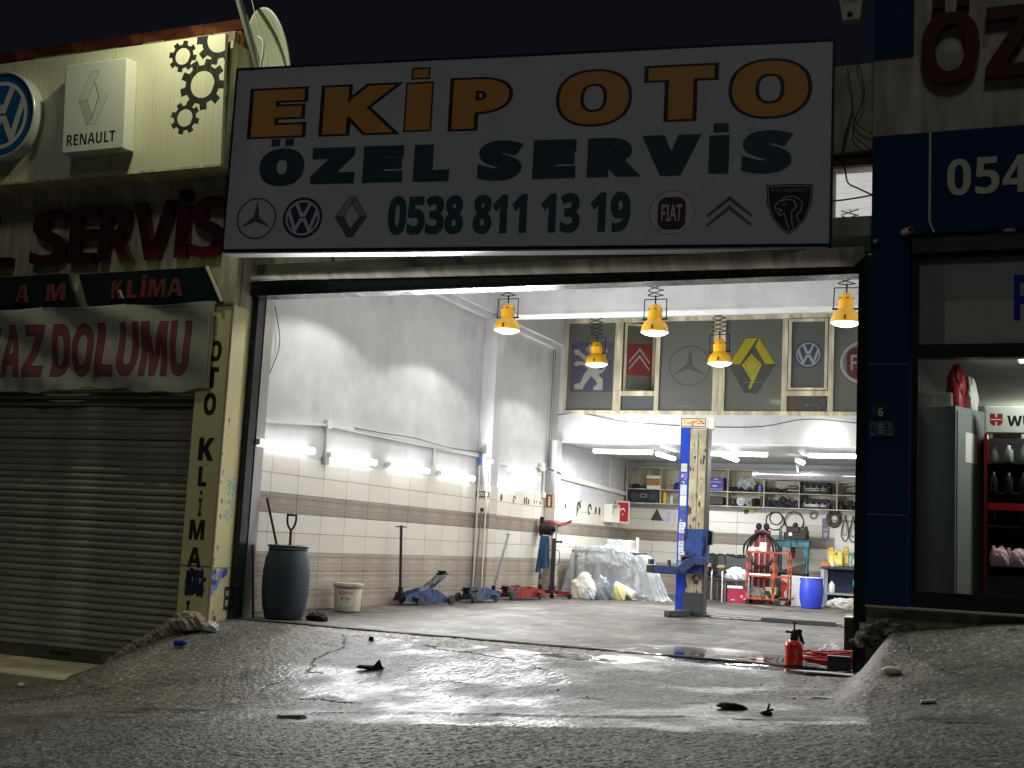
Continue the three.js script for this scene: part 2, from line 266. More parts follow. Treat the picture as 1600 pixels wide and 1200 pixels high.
const brownGlaze = tex(512, 512, (u, v) => { const st = ss(.35, .65, vn(2, v * 96, 133, 96)) * .1, a = fbm(u * 4, v * 16, 134, 5, 4), d = ss(.64, .76, fbm(u * 6, v * 6, 135, 5, 6)) * .09; const l = .84 + st + (a - .5) * .2 + d; return [l, l, l]; }, { srgb: true, size: [.9, .6] });
const tileMats = { w: [0xe9e7df, 0xe3e0d6, 0xeceae4, 0xded9cc].map(c => mat(c, .2, { map: glaze, bumpMap: plasterBump, bumpScale: .002 })), b: [0x9b8f80, 0x93877a, 0xa09486].map(c => mat(c, .42, { map: brownGlaze })), s: [0xb5a899, 0xaea192, 0xbaae9f].map(c => mat(c, .42, { map: brownGlaze })) };
const tr = rng(5);
const isBrown = k => k < 3 || k === 5;
function tileRun(parent, n, w, at, turn, y0 = 0) {   // n columns of eight courses; at(c) is a column's centre
  for (let c = 0; c < n; c++) for (let k = 0; k < 8; k++) {
    const l = tileMats[k < 3 ? 's' : isBrown(k) ? 'b' : 'w'], t = part(parent, 'tile', tileBox(w - .006, .244), l[Math.floor(tr() * tr() * l.length)]);
    const [x, z] = at(c); t.position.set(x + (turn ? (tr() - .5) * .002 : 0), y0 + .125 + .25 * k, z + (turn ? 0 : (tr() - .5) * .002)); t.rotation.set(0, turn, (tr() - .5) * .003);
  }
}
part(sideWall, 'grout_bed', [BX(-.013, -.006, -.1, 2.0, -15.4, -.06)], grout);
tileRun(sideWall, 1, .52, c => [0, -.32], Math.PI / 2);
tileRun(sideWall, 10, .626, c => [0, -.893 - .626 * c], Math.PI / 2);
tileRun(sideWall, 5, .585, c => [0, -7.45 - .585 * c], Math.PI / 2);
tileRun(sideWall, 8, .63, c => [0, -10.68 - .63 * c], Math.PI / 2);
for (const [z0, z1, w] of [[-7.14, -6.82, .25], [-10.36, -10.06, .2]]) {
  const p = part(garage, 'pilaster_tiling', [BX(0, w + .003, -.1, 2.0, z0 - .003, z1 + .003)], grout);
  tileRun(p, 1, w - .004, () => [w / 2 + .006, z1 + .009], 0); tileRun(p, 1, z1 - z0, () => [w + .009, (z0 + z1) / 2], Math.PI / 2);
}
const backWall = part(garage, 'back_wall', [BX(-.3, 7.8, -.3, 6, -15.8, -15.415)], wallPaint);
part(backWall, 'grout_bed', [BX(.006, 7.5, -.1, 2.0, -15.415, -15.407)], grout);
tileRun(backWall, 11, .66, c => [.31 + .66 * c, -15.4], 0);
part(garage, 'side_wall', [BX(7.5, 7.8, -.5, 6, -15.8, -.02)], wallPaint);
// ceiling of long white boards
for (let k = 0; k < 26; k++) part(garage, 'ceiling_board', [BX(-.05, 7.5, 5.9, 5.93, -.3 - .272 * k - .262, -.3 - .272 * k)], whitePaint);
part(garage, 'roof_slab', [BX(-.3, 7.8, 5.96, 6.15, -15.8, -.02)], mat(0x55534f, .9));
// front wall above the door with the open transom beside the neighbour
part(garage, 'front_wall', [BX(-.3, 7.02, 4.2, 6.15, -.2, 0), BX(7.02, 7.5, 4.2, 4.52, -.2, 0), BX(7.02, 7.5, 5.04, 6.15, -.2, 0)], mat(0xb7b9a6, .7, { map: grimeTint }));
for (const x of [1.05, 1.92, 2.45]) part(garage, 'panel_joint', [BX(x - .012, x + .012, 4.22, 6.1, 0, .012)], mat(0x33352f, .7));
part(garage, 'transom_rail', [BX(6.98, 7.44, 5.045, 5.12, 0, .05), rod([7, 5.16, .05], [7.42, 5.175, .05], .03)], mat(0x5a3a34, .6, { map: rustTint }));
part(garage, 'transom_cable', [TB([[7.2, 5.6, .06], [7.12, 5.2, .07], [7.15, 4.98, .06], [7.18, 4.86, .05], [7.28, 4.8, .05], [7.42, 4.72, .05]], .009, 30), TB([[7.0, 4.68, .05], [7.2, 4.69, .06], [7.42, 4.72, .05]], .009, 16), TB([[7.25, 6.2, .06], [7.33, 5.8, .09], [7.22, 5.4, .06], [7.4, 5.2, .05]], .006, 24), TB([[7.15, 6.1, .06], [7.2, 5.85, .07], [7.25, 5.5, .06], [7.42, 5.36, .05]], .006, 24)], blackPlastic);
// roller shutter housing: grey face and a rounded plaster lip that thickens towards the neighbour
part(garage, 'shutter_housing', [EX([[0, 0], [.075, 0], [.085, .01], [.085, .17], [0, .17]], 7.42, .003, 0, 4.12, 0, [0, -Math.PI / 2, 0]).translate(7.43, 0, 0)].map(g => g), mat(0x6f726c, .7, { map: grimeTint }));
part(garage, 'plaster_lip', [(() => {
  const p = [], ix = [], uv = [], N = 60, K = 10;
  for (let i = 0; i <= N; i++) for (let k = 0; k <= K; k++) { const t = i / N, x = .02 + 7.36 * t, a = Math.PI * k / K, d = lerp(.1, .165, t), h = lerp(.035, .16, Math.pow(t, .8)) * (1 - .7 * ss(.985, 1, t)); p.push(x, 4.118 - Math.sin(a) * h + .006 * (fbm(x * 6, k * .7, 141, 3) - .5), .17 + Math.cos(a) * d); uv.push(x, k * .04); }
  for (let i = 0; i < N; i++) for (let k = 0; k < K; k++) { const a = i * (K + 1) + k; ix.push(a, a + 1, a + K + 1, a + 1, a + K + 2, a + K + 1); }
  const g = new THREE.BufferGeometry(); g.setAttribute('position', new THREE.Float32BufferAttribute(p, 3)); g.setAttribute('uv', new THREE.Float32BufferAttribute(uv, 2)); g.setIndex(ix); g.computeVertexNormals(); return g;
})()], mat(0xcfcbbd, .8, { map: grimeTint, bumpMap: plasterBump, bumpScale: .01 }));
part(garage, 'lintel', [BX(-.05, 7.42, 3.895, 4.08, -.16, .1), BX(-.05, 7.42, 3.93, 3.945, .1, .112)], mat(0x2a3634, .5, { metalness: .2, roughnessMap: metalRough }));
part(garage, 'door_jamb', [BX(-.045, .04, -.09, 3.895, -.1, .04), BX(.012, .022, -.09, 3.895, .04, .05)], darkSteel);
part(garage, 'door_jamb', [BX(7.3, 7.415, -.12, 4.1, -.14, .06)], darkSteel);
part(garage, 'shutter_guide', [BX(.0, .05, -.06, 3.9, -.3, -.12), BX(.018, .03, -.06, 3.9, -.12, -.108)], mat(0x9b9a94, .3, { metalness: .8 }));
part(garage, 'drip_rail', [BX(7.395, 7.43, .1, 4.0, .06, .075)], mat(0x0e1c33, .4));

// mezzanine: slab, ribbed soffit and glazed front
part(garage, 'mezzanine_slab', [BX(-.01, 7.5, 3.12, 3.6, -15.4, -10.45), BX(-.01, 7.5, 3.09, 3.63, -10.45, -10.3)], wallPaint);
part(garage, 'slab_edge', [BX(.2, 7.5, 3.06, 3.092, -10.47, -10.27)], whitePaint);
for (let k = 0; k < 24; k++) part(garage, 'soffit_rib', [EX([[0, .03], [.05, 0], [.13, 0], [.18, .03]], 7.48, 0, .01, 3.085, 0, [0, Math.PI / 2, 0]).translate(0, 0, -10.5 - .2 * k)], mat(0xbfc2c2, .35, { metalness: .4 }));
part(garage, 'mezzanine_front', [BX(-.01, .2, 3.63, 5.9, -10.45, -10.3), BX(.2, 7.5, 5.54, 5.9, -10.45, -10.3), BX(6.75, 7.5, 3.63, 5.54, -10.45, -10.3)], wallPaint);
part(garage, 'cornice', [BX(.2, 7.5, 5.545, 5.6, -10.3, -10.24)], wallPaint);
part(garage, 'cable', [TB([[.12, 5.535, -10.29], [.5, 5.548, -10.29], [1.2, 5.54, -10.29], [2.4, 5.545, -10.29]], .012, 40, 5), TB([[.1, 3.61, -10.28], [.6, 3.64, -10.28], [1.4, 3.5, -10.27], [2.2, 3.44, -10.28], [3.2, 3.4, -10.28], [4.2, 3.42, -10.28], [5.0, 3.56, -10.28], [6.2, 3.47, -10.28]], .008, 60, 5)], mat(0x4a4744, .8), 'loose grey cable sagging along the wall');

// ---------- emblems as flat print ----------
function star3(g, x, y, r, c, ring) { disc(g, x, y, r, null, ring || c, r * .09); for (let k = 0; k < 3; k++) { const a = -Math.PI / 2 + k * 2.0944, p = (b, q) => [x + Math.cos(b) * q, y + Math.sin(b) * q]; poly(g, [p(a, r * .94), p(a + 1.0472, r * .17), [x, y]], c); poly(g, [p(a, r * .94), p(a - 1.0472, r * .17), [x, y]], ring || c); } }
function vwMark(g, x, y, r, ink, paper) {
  disc(g, x, y, r, ink); disc(g, x, y, r * .86, paper); disc(g, x, y, r * .76, ink);
  g.save(); g.beginPath(); g.arc(x, y, r * .8, 0, 7); g.clip(); g.strokeStyle = paper; g.lineWidth = r * .17; g.lineJoin = 'miter'; g.miterLimit = 8;
  g.beginPath(); g.moveTo(x - r * .42, y - r * .85); g.lineTo(x, y + r * .05); g.lineTo(x + r * .42, y - r * .85); g.stroke();
  g.beginPath(); g.moveTo(x - r * .78, y - r * .5); g.lineTo(x - r * .36, y + r * .62); g.lineTo(x, y - r * .12); g.lineTo(x + r * .36, y + r * .62); g.lineTo(x + r * .78, y - r * .5); g.stroke();
  g.fillStyle = ink; g.fillRect(x - r * .3, y - r * .04, r * .6, r * .06); g.restore();
}
function rhomb(g, x, y, w, h, a, b, line) {   // hollow diamond of two folded bands
  const P = (u, v) => [x + u * w, y + v * h];
  poly(g, [P(-.18, -1), P(.18, -1), P(1, 0), P(.56, 0), P(0, -.62), P(-.28, -.3), P(-.46, 0), P(-1, 0)], a, line, 2);
  poly(g, [P(-1, 0), P(-.46, 0), P(0, .62), P(.28, .3), P(.56, 0), P(1, 0), P(.18, 1), P(-.18, 1)], b, line, 2);
  poly(g, [P(.18, -1), P(-.28, -.3), P(0, -.62), P(.1, -.7)], line || b);
  poly(g, [P(-.18, 1), P(.28, .3), P(0, .62), P(-.1, .7)], line || a);
}
function chevrons(g, x, y, w, h, c, th = .3) { for (const d of [0, .5]) poly(g, [[x - w, y + h * (.1 + d)], [x, y - h * (.9 - d)], [x + w, y + h * (.1 + d)], [x + w * .98, y + h * (.1 + d + th * .6)], [x, y - h * (.9 - d - th)], [x - w * .98, y + h * (.1 + d + th * .6)]], c); }
function badge(g, x, y, r, dark, paper) {   // round car badge with a soft square shield
  disc(g, x, y, r, paper, '#8b8b8b', r * .05); g.beginPath(); g.roundRect(x - r * .62, y - r * .72, r * 1.24, r * 1.5, r * .4); g.fillStyle = dark; g.fill();
  fit(g, 'FIAT', x - r * .46, y - r * .38, x + r * .46, y + r * .38, { fill: paper, font: '200px sans-serif', fat: 8 });
}
function shield(g, x, y, w, h, ink, line) {
  const P = (u, v) => [x + u * w, y + v * h], s = [P(-1, -.98), P(0, -1.02), P(1, -.98), P(.95, -.2), P(.7, .42), P(.3, .85), P(0, 1.02), P(-.3, .85), P(-.7, .42), P(-.95, -.2)];
  poly(g, s, ink); g.save(); g.translate(x, y); g.scale(.93, .93); g.translate(-x, -y); poly(g, s, null, line, w * .05); g.restore();
  fit(g, 'PEUGEOT', x - w * .76, y - h * .84, x + w * .76, y - h * .7, { fill: line, font: '200px sans-serif' });
  g.strokeStyle = line; g.lineWidth = w * .055; g.lineCap = 'round';
  for (const q of [[[-.45, -.3], [-.1, -.52], [.25, -.5], [.55, -.3], [.5, .05], [.3, .25], [.42, .5]], [[-.45, -.3], [-.62, -.12], [-.58, .02], [-.42, -.02], [-.3, .06], [-.5, .12], [-.42, .25], [-.2, .18]], [[-.3, -.34], [-.05, -.4], [.2, -.34], [.3, -.1], [.1, .12], [.12, .5], [.2, .78]], [[-.2, .18], [-.12, .45], [0, .82]], [[-.28, -.18], [-.15, -.2]]]) { g.beginPath(); q.forEach((a, i) => i ? g.lineTo(...P(...a)) : g.moveTo(...P(...a))); g.stroke(); }
}
function gear(g, x, y, r, c, n = 9, tilt = 0) { const p = []; for (let i = 0; i < n; i++) for (const [a, q] of [[-.3, .76], [-.22, 1], [.22, 1], [.3, .76]]) { const t = tilt + (i + a) * 2 * Math.PI / n; p.push([x + Math.cos(t) * r * q, y + Math.sin(t) * r * q]); } g.beginPath(); p.forEach((a, i) => i ? g.lineTo(...a) : g.moveTo(...a)); g.closePath(); g.moveTo(x + r * .52, y); g.arc(x, y, r * .52, 0, 7, true); g.fillStyle = c; g.fill('evenodd'); }
const speck = (g, w, h, n, seed, cols, a = .2, s = 3) => { const r = rng(seed); for (let i = 0; i < n; i++) { g.globalAlpha = a * r(); g.fillStyle = cols[Math.floor(r() * cols.length)]; g.fillRect(r() * w, r() * h, 1 + r() * s, 1 + r() * s); } g.globalAlpha = 1; };
const streaks = (g, w, h, n, seed, col, a = .12, len = 1) => { const r = rng(seed); for (let i = 0; i < n; i++) { const x = r() * w, y = r() * h * (1 - len * .5), l = h * len * (.2 + r() * .8); g.globalAlpha = a * r(); g.fillStyle = col; g.fillRect(x, y, 1 + r() * 2.5, l); } g.globalAlpha = 1; };

// ---------- mezzanine window: frame members and printed panes ----------
{
  const win = part(garage, 'mezzanine_window', [BX(.2, 6.75, 3.63, 3.705, -10.36, -10.27), BX(.2, 6.75, 5.465, 5.54, -10.36, -10.27)], cream);
  for (const [a, b] of [[.2, .262], [1.245, 1.405], [2.085, 2.172], [3.23, 3.34], [3.345, 3.46], [4.54, 4.64], [5.39, 5.485], [6.6, 6.75]]) part(win, 'mullion', [BX(a, b, 3.705, 5.465, -10.355, -10.275)], cream);
  for (const [a, b] of [[1.405, 2.085], [4.64, 5.39]]) part(win, 'transom_bar', [BX(a, b, 4.0, 4.09, -10.355, -10.275)], cream);
  const bg = (g, w, h, c = '#82847c') => { g.fillStyle = c; g.fillRect(0, 0, w, h); speck(g, w, h, 500, 3, ['#6f7069', '#8d8f86'], .35, 4); };
  const film = (w, h, draw) => phys(0xb4b4b4, .3, { map: canvasTex(w, h, draw), clearcoat: .6, clearcoatRoughness: .08 });
  const pane = (x0, x1, y0, y1, m, label) => { const w = x1 - x0, h = y1 - y0, g = new THREE.BoxGeometry(w, h, .008); const o = part(win, 'pane', g, m, label); o.position.set((x0 + x1) / 2, (y0 + y1) / 2, -10.315); return o; };
  const plain = film(64, 64, (g, w, h) => bg(g, w, h, '#6d7176'));
  pane(.262, 1.245, 3.705, 5.465, film(512, 896, (g, w, h) => {
    bg(g, w, h); g.fillStyle = '#62607a'; g.fillRect(w * .06, h * .22, w * .9, h * .57); g.fillStyle = '#6c6480'; g.fillRect(w * .06, h * .22, w * .9, h * .2); speck(g, w, h, 900, 5, ['#55536b', '#767391'], .3, 6);
    const P = ([x, y]) => [(x - 118) / 440 * w, (y - 130) / 757 * h];
    poly(g, [[168, 372], [185, 358], [222, 362], [246, 394], [302, 432], [300, 398], [282, 360], [292, 330], [318, 316], [352, 318], [362, 370], [350, 420], [395, 500], [412, 540], [448, 535], [462, 500], [452, 400], [478, 345], [486, 385], [470, 410], [476, 520], [450, 560], [420, 566], [416, 590], [452, 616], [452, 712], [368, 712], [364, 690], [396, 666], [400, 645], [345, 592], [302, 640], [270, 690], [264, 706], [186, 702], [184, 660], [240, 650], [274, 572], [312, 530], [252, 490], [186, 506], [170, 482], [200, 460], [292, 470], [222, 412], [180, 406]].map(P), '#c9ccbd');
    g.strokeStyle = '#76748a'; g.lineWidth = 3; for (const [a, b] of [[[290, 380], [325, 385]], [[290, 395], [330, 398]], [[430, 690], [432, 710]], [[240, 685], [246, 704]]]) { g.beginPath(); g.moveTo(...P(a)); g.lineTo(...P(b)); g.stroke(); }
  }), 'grey filmed pane with a pale rampant lion on violet');
  pane(1.405, 2.085, 3.705, 4.0, plain);
  const cit = film(256, 512, (g, w, h) => { bg(g, w, h, '#787a72'); g.fillStyle = '#a2333c'; g.fillRect(w * .02, h * .28, w * .96, h * .5); chevrons(g, w / 2, h * .54, w * .4, h * .22, '#d6d2c4', .2); });
  const sw = part(win, 'opened_sash', [BX(0, .62, 0, .045, -.02, .02), BX(0, .62, 1.315, 1.36, -.02, .02), BX(0, .05, .045, 1.315, -.02, .02), BX(.57, .62, .045, 1.315, -.02, .02)], cream, 'sash standing ajar with red double chevron print');
  sw.position.set(1.425, 4.095, -10.33); sw.rotation.y = .5;
  { const p = part(win, 'pane', put(new THREE.BoxGeometry(.52, 1.27, .006), .31, .68, 0), cit); p.position.copy(sw.position); p.rotation.y = .5; }
  pane(2.172, 3.23, 3.705, 5.465, film(512, 896, (g, w, h) => { bg(g, w, h, '#84867e'); star3(g, w * .56, h * .5, w * .38, '#585a56', '#6a6c68'); const r = rng(8); g.fillStyle = '#b9bbb0'; for (let i = 0; i < 22; i++) { const x = w * (.15 + r() * .5), y = h * (.55 + r() * .25); g.globalAlpha = .6; g.fillRect(x, y, 2.5, 10 + r() * 45); } g.globalAlpha = .8; g.fillRect(w * .33, h * .93, 4, 40); g.fillRect(w * .64, h * .93, 4, 40); g.globalAlpha = .3; g.fillRect(w * .35, h * .94, w * .28, 14); g.globalAlpha = 1; }), 'grey filmed pane with a three pointed star in a ring');
  pane(3.46, 4.54, 3.705, 5.465, film(512, 896, (g, w, h) => {
    bg(g, w, h, '#7e8078'); const X = w * .47, Y = h * .5, a = w * .42, b = h * .305, P = (u, v) => [X + u * a, Y + v * b];
    poly(g, [P(-.28, -1), P(.28, -1), P(1, -.04), P(.28, 1), P(-.28, 1), P(-1, -.04)], '#55564f');
    poly(g, [P(-.28, -.97), P(.22, -.97), P(-.42, -.04), P(-.97, -.04)], '#cfc21f'); poly(g, [P(.28, -.97), P(.97, -.04), P(.55, -.04), P(.12, -.66)], '#cfc21f');
    poly(g, [P(-.03, -.4), P(.42, -.02), P(-.03, .86), P(-.12, .8), P(0, .55), P(-.42, -.02)], '#cfc21f'); poly(g, [P(-.03, .38), P(-.3, .0), P(-.03, -.3), P(.3, .0)], null, '#5d5c22', 4);
    poly(g, [P(.22, -.97), P(.05, -.5), P(-.38, -.04), P(-.5, -.04)], '#4c4d47'); g.fillStyle = '#b9bbb0'; g.fillRect(...P(-.26, .6), w * .32, 4);
  }), 'grey filmed pane with a yellow and grey diamond');
  part(win, 'sash', [BX(4.655, 5.375, 4.105, 4.15, -10.33, -10.27), BX(4.655, 5.375, 5.4, 5.45, -10.33, -10.27), BX(4.655, 4.71, 4.15, 5.4, -10.33, -10.27), BX(5.32, 5.375, 4.15, 5.4, -10.33, -10.27)], cream);
  pane(4.71, 5.32, 4.15, 5.4, film(512, 1024, (g, w, h) => { bg(g, w, h, '#787a74'); vwMark(g, w * .5, h * .5, w * .42, '#3f5a78', '#c9ccc6'); }), 'grey filmed pane with a round blue letter emblem');
  pane(4.64, 5.39, 3.705, 4.0, film(256, 128, (g, w, h) => { bg(g, w, h, '#565952'); const r = rng(4); g.strokeStyle = '#c8cac2'; g.lineWidth = 2; for (let i = 0; i < 14; i++) { const x = w * (.4 + r() * .5), y = h * (.2 + r() * .6); g.beginPath(); g.moveTo(x, y); g.lineTo(x + r() * 40 - 20, y + r() * 26 - 8); g.stroke(); } }));
  pane(5.485, 6.6, 3.705, 5.465, film(512, 896, (g, w, h) => { bg(g, w, h, '#82847c'); disc(g, w * .5, h * .48, w * .41, '#cfcfcf', '#6e6e6e', 8); disc(g, w * .5, h * .48, w * .36, '#8d8f8c'); g.beginPath(); g.roundRect(w * .2, h * .32, w * .6, h * .33, 90); g.fillStyle = '#6e2530'; g.fill(); fit(g, 'FIAT', w * .27, h * .4, w * .73, h * .56, { fill: '#b9b9b4', font: '200px sans-serif', fat: 8 }); }), 'grey filmed pane with a round red and chrome badge');
  part(garage, 'mezzanine_floor_cabinet', [B(1.2, 1.7, .5, 2.2, 4.45, -12.2), B(.5, .9, .4, 2.9, 4.05, -11.4)], mat(0x54483c, .7));
}

// ---------- the long name board over the door ----------
{
  const W = 6.73, H = 2.17, sc = 2048 / W;
  const board = thing('name_board', 'long white lightbox board with orange and black lettering above the open door', 'sign', [.4, 4.15, 1.33], Math.atan2(1.03, 6.65));
  const face = canvasTex(2048, Math.round(H * sc), (g, w, h) => {
    g.fillStyle = '#b6babb'; g.fillRect(0, 0, w, h); speck(g, w, h, 700, 2, ['#b7babb', '#d6d8d8'], .25, 30);
    streaks(g, w, h, 420, 6, '#7f807a', .16, .7); g.fillStyle = '#aeb1b2'; for (const s of [.333, .667]) g.fillRect(w * s, 0, 2, h); speck(g, w, h, 260, 7, ['#8b8c86', '#9a9b95'], .4, 5);
    const X = s => s * sc, Y = t => h - t * sc, box = (ch, s0, t1, s1, t0, o) => fit(g, ch, X(s0), Y(t1), X(s1), Y(t0), o), or = { fill: '#c68d42', line: '#241a0c', fat: 26, inner: 12 }, bk = { fill: '#284048', fat: 30 };
    for (const [ch, a, b, c, d] of [['E', .18, 1.93, .92, 1.32], ['K', 1.07, 1.93, 1.99, 1.32], ['P', 2.61, 1.95, 3.34, 1.33], ['O', 3.82, 1.98, 4.66, 1.33], ['T', 4.78, 1.99, 5.57, 1.35], ['O', 5.67, 2.01, 6.53, 1.35]]) box(ch, a, b, c, d, or);
    for (const [a, b, c, d] of [[2.09, 1.92, 2.42, 1.34], [2.15, 2.09, 2.37, 1.95]]) { g.fillStyle = '#241a0c'; g.fillRect(X(a), Y(b), X(c) - X(a), Y(d) - Y(b)); g.fillStyle = '#c68d42'; g.fillRect(X(a) + 6, Y(b) + 6, X(c) - X(a) - 12, Y(d) - Y(b) - 12); }
    for (const [ch, a, b, c, d] of [['O', .37, 1.2, .93, .75], ['Z', 1.01, 1.19, 1.55, .76], ['E', 1.64, 1.19, 2.12, .76], ['L', 2.24, 1.19, 2.66, .76], ['S', 2.98, 1.21, 3.48, .75], ['E', 3.6, 1.2, 4.08, .76], ['R', 4.2, 1.2, 4.74, .76], ['V', 4.8, 1.21, 5.39, .76], ['S', 5.83, 1.23, 6.34, .76]]) box(ch, a, b, c, d, bk);
    g.fillStyle = '#284048'; for (const [a, b, c, d] of [[5.49, 1.19, 5.7, .77], [5.53, 1.32, 5.69, 1.22], [.5, 1.31, .61, 1.22], [.67, 1.31, .78, 1.22]]) g.fillRect(X(a), Y(b), X(c) - X(a), Y(d) - Y(b));
    fit(g, '0538 811 13 19', X(1.98), Y(.6), X(4.69), Y(.155), { fill: '#2b4a4e', fat: 12 });
    star3(g, X(.385), Y(.37), X(.235), '#3b3d40', '#55585a'); vwMark(g, X(.955), Y(.37), X(.24), '#2c3550', '#c3c6c8'); rhomb(g, X(1.54), Y(.375), X(.19), X(.235), '#8c8f91', '#55585a', '#3b3d40');
    badge(g, X(5.125), Y(.36), X(.235), '#4a2a30', '#bfc2c3'); chevrons(g, X(5.72), Y(.35), X(.23), X(.2), '#55585a', .26); shield(g, X(6.325), Y(.38), X(.235), X(.26), '#12171c', '#9a9fa2');
  });
  part(board, 'box', [BX(0, W, 0, H, -.2, -.012)], mat(0x9a9c9c, .5));
  const f = new THREE.PlaneGeometry(W - .02, H - .02, 90, 30); { const q = f.attributes.position; for (let i = 0; i < q.count; i++) q.setZ(i, .012 * (fbm(q.getX(i) * .9 + 20, q.getY(i) * 1.1 + 20, 401, 3) - .5)); f.computeVertexNormals(); } part(board, 'printed_face', put(f, W / 2, H / 2, 0), phys(0xffffff, .38, { map: face }));
  part(board, 'edge_trim', [BX(-.01, W + .01, H - .012, H + .01, -.2, .006), BX(-.01, W + .01, -.01, .022, -.2, .006), BX(-.01, .014, .022, H - .012, -.2, .006), BX(W - .014, W + .01, .022, H - .012, -.2, .006)], mat(0x16233f, .3, { metalness: .3 }));
  part(board, 'drip_edge', [BX(.02, W - .02, -.03, -.012, -.19, .002)], mat(0xb8babb, .35, { metalness: .6 }));
  for (const s of [.5, 2.3, 4.2, 6.2]) { const back = -.25 - (1.33 - 1.03 * s / 6.65) + .15; part(board, 'bracket', [B(.05, .05, .9 * (1 - s / 8.2), s, H - .3, -.2 - .45 * (1 - s / 8.2)), B(.05, .05, .9 * (1 - s / 8.2), s, .35, -.2 - .45 * (1 - s / 8.2))], darkSteel); }
}

